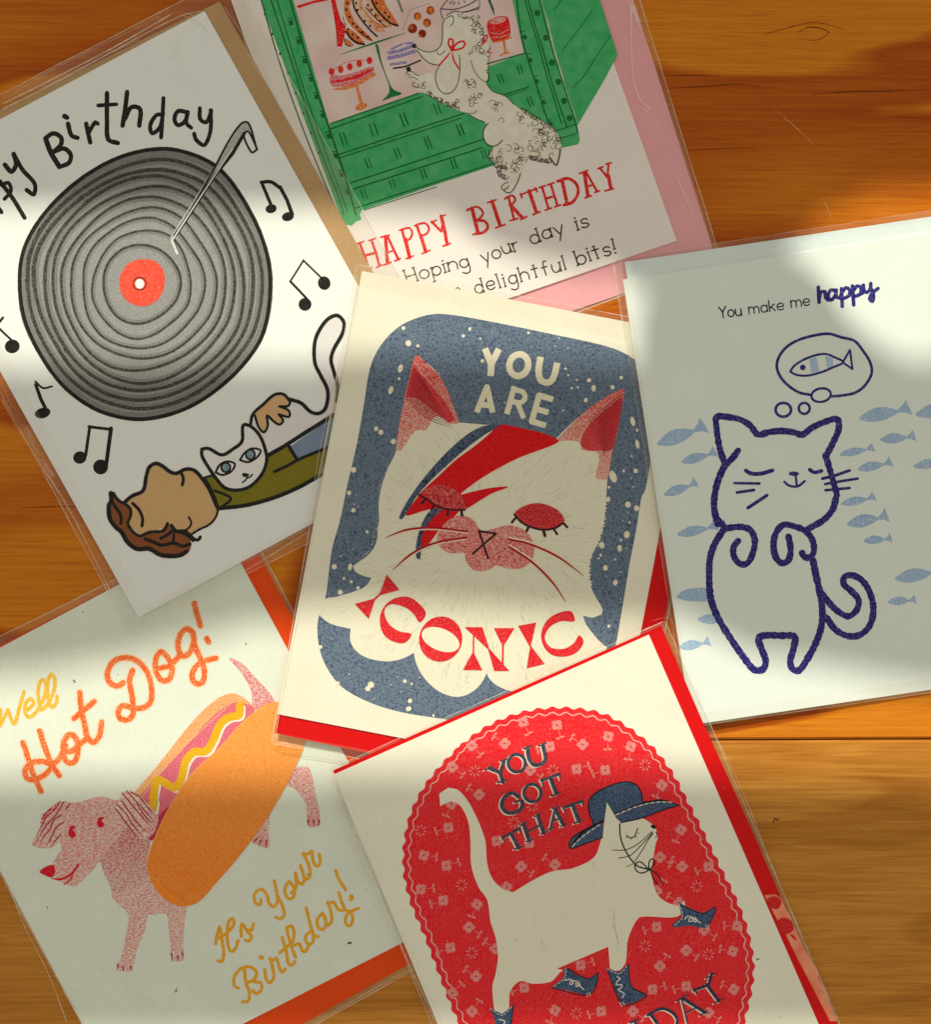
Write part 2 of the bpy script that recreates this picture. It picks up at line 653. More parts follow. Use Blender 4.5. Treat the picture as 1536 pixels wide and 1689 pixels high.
    def art(self, name, mat, layer, items, parent=None, label=None, wm=1.0):
        if wm != 1.0:
            items = [(it[0], it[1], it[2] * wm) + tuple(it[3:]) if it[0] in 'lL' else it for it in items]
        if not isinstance(mat, bpy.types.Material):
            mat = ink(mat, tuple(min(255, int(v * 0.7 + 60)) for v in mat), 0.05)
        h = self.top + LAYER * layer
        me = union_mesh(name, polygons(items), lambda x, y: self.P(x, y, h))
        me.materials.append(mat)
        o = link(name, me, parent or self.root)
        if label:
            o['label'] = label
        return o

# single-stroke hand lettering: baseline y=0, lower case 5 high, capitals 8
GLY = {
 'Y': (5, ['l0,8 2.5,4 5,8', 'l2.5,4 2.5,0']), 'H': (4.6, ['l0,8 0,0', 'l4.6,8 4.6,0', 'l0,4 4.6,4']),
 'o': (4.4, ['c2.2,2.5,2.2,2.5']), 'u': (4, ['L0,5 0,2 1,.2 2.6,.2 4,2', 'l4,5 4,0']),
 'm': (6.4, ['l0,5 0,0', 'L0,3.4 1,4.8 2.2,4.8 3.2,3.4 3.2,0', 'L3.2,3.4 4.2,4.8 5.4,4.8 6.4,3.4 6.4,0']),
 'a': (4, ['c2,2.5,2,2.5', 'l4,5 4,0']), 'k': (3.6, ['l0,8 0,0', 'l3.4,5 0,2.2', 'l1.2,3 3.6,0']),
 'e': (4, ['L0,2.6 4,2.6 3.6,4.4 2,5 .4,4 0,2.4 .6,.7 2.2,0 3.8,.7']), 'p': (4, ['l0,5 0,-3.2', 'L0,3.6 1.4,5 3.2,4.6 4,2.6 3.2,.5 1.4,0 0,1.4']),
 'i': (0.6, ['l.3,5 .3,0', 'd.3,7']), 'n': (4, ['l0,5 0,0', 'L0,3.4 1.2,4.8 2.8,4.8 4,3.4 4,0']),
 'g': (4, ['c2,2.6,2,2.4', 'L4,5 4,-1 3.4,-3 1.8,-3.4 .2,-2.4']), 'y': (4, ['l0,5 2.1,.6', 'l4,5 1.4,-3.2']),
 'r': (2.6, ['l0,5 0,0', 'L0,3.2 1,4.8 2.6,4.9']), 'd': (4, ['c2,2.5,2,2.5', 'l4,8 4,0']),
 's': (3, ['L3,4.2 1.8,5 .3,4.4 .4,3 2.6,2 3,.9 1.6,0 0,.7']), 'l': (0.6, ['l.3,8 .3,0']), 'h': (4, ['l0,8 0,0', 'L0,3.4 1.2,4.8 2.8,4.8 4,3.4 4,0']),
 't': (3, ['l1.5,7 1.5,0', 'l0,5 3,5']), 'f': (3, ['L3,7.6 1.9,8 1.3,6.6 1.3,0', 'l0,4.6 2.8,4.6']), 'b': (4, ['l0,8 0,0', 'c2,2.5,2,2.5']),
 '!': (0.8, ['l.4,8 .4,2.4', 'd.4,.3'])}
def word(text, a, b, unit, w, serif=0, wob=0.0, gap=1.5):
    """Letters of a word with its baseline from pixel point a to b; unit: pixels per grid step."""
    a, b = pts(a)[0], pts(b)[0]
    wid = sum(GLY[c][0] for c in text) + gap * (len(text) - 1)
    L = math.dist(a, b)
    sx = L / wid
    ux, uy = (b[0] - a[0]) / L, (b[1] - a[1]) / L
    out = []
    x0 = 0
    for c in text:
        gw, st = GLY[c]
        dy = random.uniform(-wob, wob)
        rot = random.uniform(-wob, wob) * 0.12
        def T(x, y):
            y += dy
            x += -y * rot
            X = (x0 + x) * sx
            Y = y * unit
            return (a[0] + ux * X + uy * Y, a[1] + uy * X - ux * Y)
        for s in st:
            k = s[0]
            v = [tuple(float(t) for t in q.split(",")) for q in s[1:].split()]
            if k == 'l':
                q = [T(*t) for t in v]
                out += ribbon(q, w)
                if serif and len(v) == 2 and abs(v[0][0] - v[1][0]) < 0.1:
                    for e in v:
                        out += ribbon([T(e[0] - serif, e[1]), T(e[0] + serif * 0.8, e[1] + .15)], w * 0.8)
            elif k == 'L':
                out += ribbon(spline([T(*t) for t in v], False, 1.5), w)
            elif k == 'c':
                cx, cy, rx, ry = v[0][0], v[0][1], float(s[1:].split(',')[2]), float(s[1:].split(',')[3])
                q = [T(cx + rx * math.cos(t), cy + ry * math.sin(t)) for t in (2 * math.pi * i / 26 for i in range(26))]
                out += ribbon(q, w, True)
            elif k == 'd':
                q = T(*v[0])
                out.append(disk(q[0], q[1], w * 0.75, w * 0.75, 0, 12))
        x0 += gw + gap
    return [('f', p) for p in out]

# ------------------------------------------------------------------ wooden table
def wood(name, a, b_, c, knots, seed, scale=1.0, rings=4.0, ringw=0.75, midw=0.5):
    """a light band, b_ dark band, c pore colour; knots [(pixel x, pixel y, strength)]."""
    m, nt, N, L, b = new_mat(name)
    gm = nd(N, 'ShaderNodeTexCoord')
    pos = gm.outputs['Object']
    wv = nd(N, 'ShaderNodeMapping')
    wv.inputs['Scale'].default_value = (2.6 * scale, 12 * scale, 6)
    wv.inputs['Location'].default_value = (seed, seed * 1.7, 0)
    L.new(pos, wv.inputs['Vector'])
    big = nd(N, 'ShaderNodeTexNoise')
    big.inputs['Scale'].default_value = 1.0
    big.inputs['Detail'].default_value = 2
    big.inputs['Roughness'].default_value = 0.4
    big.inputs['Distortion'].default_value = 0.5
    L.new(wv.outputs[0], big.inputs['Vector'])
    cur = big.outputs['Fac']
    for kx, ky, st in knots:
        kp = unproj(kx, ky)
        sb = nd(N, 'ShaderNodeVectorMath', op='SUBTRACT')
        sb.inputs[1].default_value = (kp.x, kp.y, 0)
        L.new(pos, sb.inputs[0])
        ml = nd(N, 'ShaderNodeVectorMath', op='MULTIPLY')
        ml.inputs[1].default_value = (34, 110, 0)
        L.new(sb.outputs[0], ml.inputs[0])
        ln = nd(N, 'ShaderNodeVectorMath', op='LENGTH')
        L.new(ml.outputs[0], ln.inputs[0])
        dv = nd(N, 'ShaderNodeMath', op='MULTIPLY_ADD', i_1=1.0, i_2=0.35)
        L.new(ln.outputs['Value'], dv.inputs[0])
        iv = nd(N, 'ShaderNodeMath', op='DIVIDE', i_0=st)
        L.new(dv.outputs[0], iv.inputs[1])
        ad = nd(N, 'ShaderNodeMath', op='ADD')
        L.new(cur, ad.inputs[0])
        L.new(iv.outputs[0], ad.inputs[1])
        cur = ad.outputs[0]
    # growth rings: each ring fades from pale early wood to dark late wood and starts again with a fairly sharp edge
    fm = nd(N, 'ShaderNodeMath', op='MULTIPLY', i_1=rings)
    L.new(cur, fm.inputs[0])
    wv2 = nd(N, 'ShaderNodeTexNoise')
    wv2.inputs['Scale'].default_value = 2.4
    wv2.inputs['Detail'].default_value = 3
    L.new(wv.outputs[0], wv2.inputs['Vector'])
    wad = nd(N, 'ShaderNodeMath', op='MULTIPLY_ADD', i_1=0.35)
    L.new(wv2.outputs['Fac'], wad.inputs[0])
    L.new(fm.outputs[0], wad.inputs[2])
    pp = nd(N, 'ShaderNodeMath', op='FRACT')
    L.new(wad.outputs[0], pp.inputs[0])
    rr = ramp(N, [(0, (0, 0, 0, 1)), (0.35, (.12, .12, .12, 1)), (0.8, (.8, .8, .8, 1)), (0.93, (1, 1, 1, 1)), (1.0, (0, 0, 0, 1))])
    L.new(pp.outputs[0], rr.inputs[0])
    fine = nd(N, 'ShaderNodeMapping')
    fine.inputs['Scale'].default_value = (22, 900, 60)
    L.new(pos, fine.inputs['Vector'])
    fn = nd(N, 'ShaderNodeTexNoise')
    fn.inputs['Scale'].default_value = 1
    fn.inputs['Detail'].default_value = 3
    fn.inputs['Roughness'].default_value = 0.6
    fn.inputs['Distortion'].default_value = 0.4
    L.new(fine.outputs[0], fn.inputs['Vector'])
    mid = nd(N, 'ShaderNodeMapping')
    mid.inputs['Scale'].default_value = (16, 300, 30)
    mid.inputs['Location'].default_value = (seed * 3, 0, 0)
    L.new(pos, mid.inputs['Vector'])
    mn = nd(N, 'ShaderNodeTexNoise')
    mn.inputs['Scale'].default_value = 1
    mn.inputs['Detail'].default_value = 3
    mn.inputs['Distortion'].default_value = 1.6
    L.new(mid.outputs[0], mn.inputs['Vector'])
    s0 = nd(N, 'ShaderNodeMath', op='MULTIPLY', i_1=ringw)
    L.new(rr.outputs[0], s0.inputs[0])
    s1 = nd(N, 'ShaderNodeMath', op='MULTIPLY_ADD', i_1=midw)
    L.new(mn.outputs['Fac'], s1.inputs[0])
    L.new(s0.outputs[0], s1.inputs[2])
    s2 = nd(N, 'ShaderNodeMath', op='MULTIPLY_ADD', i_1=0.9)
    L.new(fn.outputs['Fac'], s2.inputs[0])
    L.new(s1.outputs[0], s2.inputs[2])
    mean = ringw * 0.45 + midw * 0.5 + 0.45
    mr = nd(N, 'ShaderNodeMapRange')
    mr.inputs['From Min'].default_value = mean - 0.62
    mr.inputs['From Max'].default_value = mean + 0.62
    L.new(s2.outputs[0], mr.inputs['Value'])
    rp = ramp(N, [(0, lin(a)), (0.5, lin(tuple((p + q) / 2 for p, q in zip(a, b_)))), (1, lin(b_))])
    L.new(mr.outputs[0], rp.inputs[0])
    # pores
    pm = nd(N, 'ShaderNodeMapping')
    pm.inputs['Scale'].default_value = (70, 1500, 100)
    L.new(pos, pm.inputs['Vector'])
    pn = nd(N, 'ShaderNodeTexNoise')
    pn.inputs['Scale'].default_value = 1
    pn.inputs['Detail'].default_value = 2
    L.new(pm.outputs[0], pn.inputs['Vector'])
    pr = nd(N, 'ShaderNodeMapRange')
    pr.inputs['From Min'].default_value = 0.56
    pr.inputs['From Max'].default_value = 0.72
    pr.inputs['To Max'].default_value = 0.3
    L.new(pn.outputs['Fac'], pr.inputs['Value'])
    mx = nd(N, 'ShaderNodeMixRGB')
    mx.inputs[2].default_value = lin(c)
    L.new(pr.outputs[0], mx.inputs[0])
    L.new(rp.outputs[0], mx.inputs[1])
    L.new(mx.outputs[0], b.inputs['Base Color'])
    b.inputs['Roughness'].default_value = 0.42
    b.inputs['Specular IOR Level'].default_value = 0.1
    bp = nd(N, 'ShaderNodeBump')
    bp.inputs['Strength'].default_value = 0.5
    bp.inputs['Distance'].default_value = 0.0004
    L.new(fn.outputs['Fac'], bp.inputs['Height'])
    L.new(bp.outputs[0], b.inputs['Normal'])
    return m

WOOD_A = wood('orange_pine', (218, 134, 30), (164, 70, 10), (122, 50, 8), [(1322, 52, 0.045)], 4.3, 1.55, 3.6, .95, .4)
WOOD_B = wood('brown_pine', (218, 152, 66), (160, 96, 28), (118, 70, 18), [(1284, 1368, 0.05)], 9.1, 2.0, 3.0, .35, 1.1)
table = bpy.data.objects.new('tabletop', None)
COL.objects.link(table)
table['kind'] = 'structure'
table['label'] = 'wooden tabletop of long varnished orange pine planks'
seam_y = unproj(1400, 1220).y
PWID = 0.238
def plank(y0, y1, mat):
    bm = bmesh.new()
    g = 0.0002
    bmesh.ops.create_cube(bm, size=1)
    for v in bm.verts:
        v.co = Vector((v.co.x * 1.3, (y0 + g if v.co.y < 0 else y1 - g), -0.0001 if v.co.z > 0 else -0.024))
    bmesh.ops.bevel(bm, geom=[e for e in bm.edges if all(v.co.z > -0.01 for v in e.verts)], offset=0.0007, segments=3, affect='EDGES')
    me = bpy.data.meshes.new('plank')
    bm.to_mesh(me)
    bm.free()
    me.materials.append(mat)
    return link('plank', me, table)
for i in range(-2, 5):
    plank(seam_y + i * PWID, seam_y + (i + 1) * PWID, WOOD_A if i >= 0 and i % 2 == 0 else WOOD_B if i == -1 else (WOOD_A if i % 3 else WOOD_B))

def surface_line(name, s, w, mat, h=0.0, parent=table, smooth=True):
    q = pts(s)
    if smooth:
        q = spline(q, False, 5)
    polys = ribbon(q, w, False, 'az', 0.35)
    me = union_mesh(name, polys, lambda x, y: unproj(x, y, (h, 0, 0)))
    me.materials.append(mat)
    return link(name, me, parent)
CRACK = ink((92, 40, 8), (130, 64, 18), 0.35, 900)
SCR = seam_mat(0.5, (225, 190, 130), attr=False)
for s, w in (('Z3:480,302 600,300 700,305', 1.2), ('Z3:480,352 620,345 760,335 860,345', 1.3), ('Z3:1060,376 1200,366 1380,362 1536,356', 1.6),
             ('Z3:560,596 700,592 840,588', 1.2), ('Z3:1400,466 1536,472', 1.6), ('Z3:1000,130 1060,108 1130,128 1080,160 1010,150', 1.3),
             ('Z3:860,140 960,112 1080,90 1200,120', 1.0), ('Z12:790,628 800,600 812,610 822,600', 2.0),
             ('Z12:470,170 700,120 1000,62', 1.1), ('P:30,838 120,836 180,846', 1.2)):
    surface_line('wood_crack', s, w, CRACK)
for s, w in (('Z3:905,430 990,500 1090,595', 1.0), ('Z3:1095,775 1125,830 1150,890', 1.1), ('Z3:1365,775 1358,860', 1.3), ('Z3:1300,700 1298,790', 0.8),
             ('Z3:1130,640 1400,560', .5), ('Z12:1180,625 1260,670 1300,700', 1.2), ('Z12:1290,700 1410,650', .9), ('Z12:840,715 880,720 885,690', 1.0),
             ('Z10:90,640 120,700', 1.0), ('P:30,1500 60,1560', .8)):
    surface_line('scratch', s, w, SCR)
for x, y in ((795, 450), (740, 490), (830, 485), (1350, 18), (760, 492)):
    surface_line('scratch', 'Z3:%d,%d %d,%d' % (x, y, x + 16, y - 3), 1.4, SCR)

# ------------------------------------------------------------------ paper stocks
WHITE = paper('white_card', (243, 243, 238), 0.0, mottle=0.015)
CREAM = paper('cream_recycled_card', (244, 238, 216), 0.22, (120, 105, 80))
CREAM2 = paper('cream_cotton_card', (246, 242, 222), 0.16, (130, 110, 90))
RECY = paper('pale_recycled_card', (234, 238, 222), 0.32, (105, 95, 75))
COOL = paper('cool_white_card', (234, 239, 231), 0.01, (110, 110, 90), 0.012)
COOLE = paper('cool_white_envelope', (228, 238, 234), 0.0)
KRAFT = paper('kraft_envelope', (196, 158, 112), 0.05, (150, 110, 70), 0.06)
PINK = paper('pink_envelope', (240, 172, 176), 0.0)
ORANGE = paper('orange_envelope', (240, 78, 14), 0.0)
REDE = paper('red_envelope', (224, 14, 16), 0.0, mottle=0.02)
BLUSH = paper('blush_white_card', (243, 233, 226), 0.0, mottle=0.015)

PL = {'bake': (0.000000,0.00000,0.00000), 'hot': (0.000000,0.00000,0.00000), 'turn': (0.000980,0.00000,0.00000), 'icon': (0.001734,-0.02531,0.00480), 'happy': (0.002463,-0.01413,-0.00216), 'cow': (0.004380,-0.00747,0.01991)}

# ================================================================== bakery card
fq = [(296, -262), (914, -452), (1189, 426), (606, 646)]
bake = Card(PL['bake'], 'pink edged birthday card with a white poodle at a green cake shop counter', (700, 150),
            [(322, -165), (852, -347), (1117, 397), (587, 579)], [(320, -255), (905, -440), (1183, 431), (608, 629)], fq, BLUSH, PINK)
GREEN = ink((56, 172, 100), (96, 186, 124), 0.3, 300, soft=0.3)
GREEND = (16, 105, 48)
bake.art('shop_front_print', GREEN, 1, [('f', 'P:424,-14 455,70 505,205 545,310 567,372 Z2:505,1120 520,1112 540,1118 560,1098 590,1085 580,1062 590,1040 P:700,311 815,273 880,252 Z3:60,590 130,575 138,560 128,500 240,310 288,218 P:985,-15')])
bake.art('shop_window_print', ink((226, 186, 184), (240, 226, 216), 0.45, 90, soft=0.3), 2, [('f', 'Z2:245,-20 430,618 900,450 1392,262 1330,-30')])
bake.art('shop_front_lines', GREEND, wm=1.35, layer=3, items= [('L', 'Z2:' + s, w) for s, w in (
    ('92,0 180,300 300,640 430,960 490,1085', 5), ('140,0 250,330 360,680 470,960 500,1060', 5), ('170,0 290,400 400,720 520,1050', 4), ('235,0 330,330 430,640 500,850 560,1060', 7),
    )] + [('l', 'Z2:' + s, w) for s, w in (
    ('435,612 870,462', 5), ('430,640 890,478', 5), ('475,765 1100,560', 5), ('480,782 1080,585', 4), ('535,905 1190,690', 5), ('550,935 1190,730', 5), ('560,1030 1245,808', 5), ('600,1040 960,925', 3),
    ('1215,315 1400,262', 5), ('1290,470 1415,432', 5), ('1300,480 1410,445', 3),
    ('480,660 500,720', 5), ('498,655 520,715', 5), ('628,615 648,675', 5), ('650,610 672,668', 5), ('778,565 800,625', 6), ('798,560 820,615', 6), ('945,515 965,565', 5), ('965,510 982,560', 5),
    ('605,785 622,830', 5), ('622,780 640,830', 4), ('748,735 768,785', 5), ('766,730 785,780', 5), ('898,680 920,735', 5), ('915,675 938,730', 5), ('1060,620 1080,670', 6), ('1078,615 1098,665', 6),
    ('585,940 600,990', 4), ('602,935 618,985', 4), ('725,890 740,935', 4), ('742,885 758,930', 4), ('880,840 895,885', 5), ('896,835 912,880', 5), ('1030,790 1045,835', 5), ('1046,785 1062,830', 5), ('1180,745 1195,785', 4), ('1195,740 1210,782', 4),
    ('1262,372 1278,412', 5), ('1278,368 1294,408', 5), ('1360,325 1372,368', 5), ('1376,322 1388,362', 5), ('1410,482 1424,528', 5), ('1426,478 1440,522', 5))])
bake.art('pillar_lines', GREEND, wm=1.2, layer=4, items= [('L', 'K4:' + s, w) for s, w in (
    ('-60,-30 0,430 100,800 200,1100 290,1400 370,1600', 16), ('45,-10 120,250 220,580 330,980 420,1260 510,1560', 13), ('85,-10 170,300 280,650 400,1080 500,1380 575,1600', 14), ('225,-10 320,350 430,740 540,1080 640,1400 720,1680', 14),
    ('460,1650 680,1580', 12), ('470,1760 700,1690', 10), ('500,0 470,60 410,125', 8), ('900,140 760,330 520,640', 8), ('1130,450 950,720 780,980 655,1105', 9))] +
    [('e', 'K4:%d,%d' % c, 38, 40) for c in ((205, 165), (312, 478), (390, 790), (470, 1035), (545, 1275), (612, 1495))] +
    [('f', 'K4:%d,%d %d,%d %d,%d %d,%d' % (x - 20, y + 10, x + 15, y - 30, x + 50, y + 15, x + 15, y + 45)) for x, y in ((30, 460), (100, 750), (180, 1020), (270, 1285), (360, 1565))] +
    [('l', 'K4:%d,%d %d,%d' % (x, y, x + 50, y - 15), 9) for x, y in ((0, 405), (75, 690), (155, 970), (240, 1230), (330, 1530))])
bake.art('pillar_trim', ink((150, 190, 130), (200, 215, 170), 0.5, 300), 4, [('L', 'K4:250,-10 330,260 410,600 500,900 580,1180 720,1560', 22, 'az')])
sq = []
for i, (x, y) in enumerate(((240, 112), (278, 205), (308, 300), (340, 390), (368, 478), (398, 570), (428, 672), (460, 770), (492, 862), (522, 950))):
    sq += [('f', 'Z2:%d,%d %d,%d %d,%d %d,%d' % (x - 14, y - 8, x + 8, y - 14, x + 12, y + 12, x - 8, y + 14)), ('l', 'Z2:%d,%d %d,%d' % (x - 16, y - 18, x + 6, y - 22), 4)]
    if i < 8:
        xx, yy = 100 + i * 38, 70 + i * 98
        sq += [('e', 'Z2:%d,%d' % (xx + 10, yy), 6, 6)]
bake.art('facade_studs', GREEND, 5, sq, wm=1.3)
# cakes in the window
RED = ink((232, 14, 20), (235, 120, 110), 0.08, 1600)
OR = ink((232, 120, 34), (240, 190, 140), 0.2, 1600)
bake.art('cake_stand', RED, 3, [('l', 'K1:-60,85 130,25 300,-10', 34), ('f', 'K1:350,-10 405,-10 440,130 480,260 540,330 530,430 490,590 430,590 410,350 380,150')])
bake.art('layer_cake', ink((222, 108, 44), (240, 190, 130), 0.15, 500), 4, [
    ('F', 'K1:520,120 545,-60 620,-60 590,80 620,200 700,320 800,420 880,510 800,500 680,400 570,280'), ('F', 'K1:690,-40 760,-40 740,60 800,150 900,260 1060,350 1000,350 1040,400 940,380 840,320 740,180'),
    ('F', 'K1:860,-30 1000,-30 1060,80 1130,190 1205,320 1110,310 1000,240 920,130'), ('F', 'K1:540,370 600,370 700,450 780,550 700,540 600,480'), ('F', 'K1:525,490 570,500 640,580 570,580 530,540')])
bake.art('cream_layer', ink((224, 200, 165), (226, 120, 60), 0.35, 420), 5, [('F', 'K1:640,-20 740,-30 740,80 800,180 900,290 1020,390 940,400 860,330 740,220 660,90'), ('F', 'K1:800,-20 850,-20 900,90 990,210 1090,300 1120,340 1040,330 900,220 810,80')])
bake.art('cake_outline', (58, 18, 12), 6, [('L', 'K1:' + s, w) for s, w in (('625,-20 650,100 740,250 850,380 935,460', 22), ('860,-20 910,90 990,190 1100,290 1200,325', 26), ('545,400 600,480 680,540 770,560', 28),
    ('790,90 860,170 950,260 1060,345', 12), ('700,390 780,450 870,515', 14), ('520,490 540,560 600,590', 12), ('500,210 520,280 545,320', 8))] +
    [('e', 'K1:%d,%d' % c, 15, 17) for c in ((560, 40), (545, 120), (585, 215), (630, 300), (680, 340), (750, 405), (820, 465), (670, 40), (690, 125), (780, 265), (850, 330), (820, 65), (865, 125), (915, 195), (975, 265), (930, 40), (1040, 160), (1085, 215), (565, 370), (625, 435), (690, 475))])
bake.art('cake_stand', ink((18, 110, 58), (70, 150, 90), 0.15, 500), 4, [('l', 'K1:470,690 900,545 1310,412', 26, 'az'), ('F', 'K1:915,560 945,560 1000,800 1080,1020 1140,1130 1250,1185 1130,1230 1000,1275 1080,1190 1090,1100 1030,930 960,740')])
bake.art('strawberry_cake', ink((225, 110, 120), (240, 190, 180), 0.2, 600), 3, [('F', 'K1:345,960 500,955 700,900 890,840 880,930 700,1050 500,1100 360,1090')])
bake.art('jam_layer', RED, 4, [('f', 'K1:345,1020 500,1005 700,940 885,855 860,900 700,990 500,1035 350,1045')] + [('e', 'K1:%d,%d' % c, 36, 46) for c in ((360, 905), (475, 880), (590, 845), (710, 805), (840, 765))] + [('L', 'K1:390,890 480,820 620,770 800,760', 7)])
bake.art('cake_stand', OR, 4, [('L', 'K1:370,1130 520,1120 700,1060 900,940', 40, 'a'), ('l', 'K1:675,1070 740,1320', 38), ('e', 'K1:735,1350', 80, 42, -20)])
bake.art('blue_cake', ink((140, 130, 190), (225, 205, 210), 0.15, 500), 3, [('l', 'K1:1080,670 1240,640 1380,580', 42), ('l', 'K1:1085,735 1250,700 1410,650', 48), ('l', 'K1:1110,815 1300,790', 32), ('l', 'K1:1120,620 1250,560 1380,540', 26)])
bake.art('cake_stand', (20, 20, 24), 4, [('L', 'K1:1145,865 1300,840 1400,800 1485,765', 20), ('l', 'K1:1325,850 1345,900', 55, 's')])
bake.art('pastries', ink((226, 128, 50), (150, 40, 15), 0.45, 350), 4, [('e', 'K2:%d,%d' % c[:2], c[2], c[2] * 1.05) for c in ((448, 108, 44), (312, 172, 42), (412, 240, 44), (258, 300, 50), (362, 355, 42))])
bake.art('pastry_swirl', (150, 42, 14), 5, [('L', 'K2:%d,%d %d,%d %d,%d %d,%d' % (x - 30, y + 20, x - 15, y - 28, x + 18, y - 30, x + 30, y + 10), 9) for x, y in ((448, 108), (312, 172), (412, 240), (258, 300), (362, 355))])
bake.art('tray_line', (120, 118, 100), 3, [('l', 'K2:150,320 240,100 440,35', 5), ('L', 'K2:100,-10 130,60 150,120', 22)])
bake.art('red_cake', RED, 4, [('F', 'K2:1045,260 1060,220 1160,175 1260,180 1285,240 1295,350 1280,390 1180,430 1110,440 1060,350')])
bake.art('cake_icing', ink((236, 175, 165), (214, 60, 50), 0.25, 600), 5, [('e', 'K2:1160,218', 88, 34, -12), ('l', 'K2:1085,345 1180,360 1280,310', 9), ('l', 'K2:1105,395 1190,395 1280,360', 12)])
bake.art('cake_stand', OR, 5, [('L', 'K2:1110,445 1200,430 1305,395', 16), ('l', 'K2:1222,430 1245,550', 24), ('L', 'K2:1190,585 1240,560 1275,555', 18)])
bake.art('candle', ink((30, 80, 60), (90, 130, 110), 0.2), 4, [('l', 'K2:1065,-10 1105,90 1125,160', 26, 'z')])
# poodle
pood = bake.art('poodle_print', ink((232, 224, 206), (240, 234, 220), 0.3, 300), 6, [('F', 'K2:590,200 650,160 760,130 900,170 950,240 990,330 1000,440 1090,480 1070,600 1050,720 1060,830 1030,870 1110,965 1240,1015 1330,1100 1410,1165 K3:830,205 1000,310 1150,390 1240,470 1290,580 1303,680 1250,850 1190,800 1000,780 920,770 860,870 830,970 770,1080 700,1175 640,1150 615,1100 680,1040 600,960 570,880 530,840 478,760 485,700 520,650 440,600 402,500 430,370 300,310 190,250 K2:700,1150 420,1000 275,930 285,855 200,820 190,780 250,755 330,795 420,768 500,770 505,700 530,690 400,655 330,570 280,490 400,535 530,520 575,420 582,280')])
rnd = random.Random(5)
curls = []
def curl_zone(center, rx, ry, n, fr, size, rot=0):
    c, s = math.cos(R(rot)), math.sin(R(rot))
    for _ in range(n):
        t, rr = rnd.uniform(0, 6.28), math.sqrt(rnd.random())
        dx, dy = rx * rr * math.cos(t), ry * rr * math.sin(t)
        x, y = center[0] + c * dx - s * dy, center[1] + s * dx + c * dy
        r = size * rnd.uniform(.6, 1.2)
        a0 = rnd.uniform(0, 6.28)
        q = ' '.join('%.0f,%.0f' % (x + r * (1 - k / 11) * math.cos(a0 + k * .8), y + r * (1 - k / 11) * math.sin(a0 + k * .8)) for k in range(7))
        curls.append(('L', fr + ':' + q, rnd.uniform(5, 8)))
def fringe(path, n, fr, size):
    q = spline(pts(fr + ':' + path), False, 2)
    f = FR[fr]
    for k in range(n):
        x, y = q[int((k + rnd.random() * .6) * (len(q) - 1) / n)]
        x, y = (x - f[0]) * f[2], (y - f[1]) * f[2]
        a0 = rnd.uniform(0, 6.28)
        r = size * rnd.uniform(.6, 1.2)
        curls.append(('L', fr + ':' + ' '.join('%.0f,%.0f' % (x + r * math.cos(a0 + j), y + r * math.sin(a0 + j)) for j in range(5)), rnd.uniform(5, 9)))
curl_zone((1080, 470), 210, 75, 15, 'K3', 42, 30)
curl_zone((700, 740), 190, 130, 18, 'K3', 44, 20)
curl_zone((560, 250), 120, 120, 7, 'K3', 36)
curl_zone((850, 300), 120, 60, 5, 'K3', 36, 30)
curl_zone((690, 920), 110, 70, 9, 'K3', 40)
curl_zone((1090, 660), 200, 110, 14, 'K3', 42, 10)
curl_zone((940, 300), 60, 150, 10, 'K2', 30)
curl_zone((860, 880), 80, 40, 9, 'K2', 26)
curl_zone((700, 1080), 60, 40, 6, 'K2', 24)
curl_zone((1130, 560), 130, 60, 9, 'K3', 30)
curl_zone((640, 860), 80, 60, 9, 'K3', 30)
curl_zone((900, 1050), 110, 50, 9, 'K2', 34, -20)
curl_zone((340, 900), 60, 60, 5, 'K2', 34)
curl_zone((1000, 520), 60, 60, 5, 'K2', 28)
fringe('750,160 850,190 930,230 980,330 1000,440 940,480 850,590', 22, 'K2', 20)
fringe('420,980 520,1040 640,1100 760,1160', 26, 'K2', 20)
fringe('850,210 1000,310 1150,400 1240,490 1290,600', 30, 'K3', 24)
fringe('490,700 490,780 560,860 590,960 660,1020', 22, 'K3', 26)
fringe('940,770 1000,780 1090,800 1190,810', 22, 'K3', 24)
fringe('1075,480 1060,600 1040,760', 8, 'K2', 20)
bake.art('poodle_curls', ink((70, 52, 34), (120, 100, 78), 0.2, 900), 7, curls)
bake.art('poodle_outline', (52, 44, 32), 8, [('L', 'K2:' + s, w) for s, w in (
    ('300,500 380,542 470,545 545,500 572,430 582,240 620,190 680,168 692,230 660,275', 9), ('305,525 370,610 450,670 535,688', 9), ('755,580 760,720 740,870 690,960 620,990 550,955 510,870 505,780 545,690', 9),
    ('515,545 545,580 600,540', 8), ('875,640 920,760 1000,850 1060,870', 7), ('1050,760 1068,800 1055,855', 12), ('190,790 210,755 250,755 300,790 330,800', 7), ('215,820 260,815 320,845', 7), ('205,790 240,775', 5), ('205,805 245,790', 5),
    ('630,0 560,90 558,130 580,200', 8), ('555,92 700,98 850,50 950,-10', 10), ('620,160 700,120 800,130 960,90', 8), ('965,-10 968,60 950,110', 6), ('770,130 870,110 965,70', 7), ('650,40 680,10', 9), ('690,50 705,20', 9), ('745,45 750,20', 9), ('800,10 815,25', 9),
    ('1055,900 1110,965 1240,1015 1330,1100', 8), ('830,1190 900,1235 1010,1290', 8), ('860,1195 910,1195 940,1165', 7))] +
    [('L', 'K3:' + s, w) for s, w in (('460,370 410,440 400,520 440,610 520,635 580,610 620,570', 12), ('1290,670 1275,760 1245,855 1210,830', 16), ('1210,830 1190,790 1160,770', 12), ('830,950 790,1060 720,1165 670,1170 645,1140 690,1110', 11), ('640,1150 610,1110 640,1070 690,1050', 9), ('680,1100 700,1090', 8))] +
    [('e', 'K2:277,484', 24, 26)])
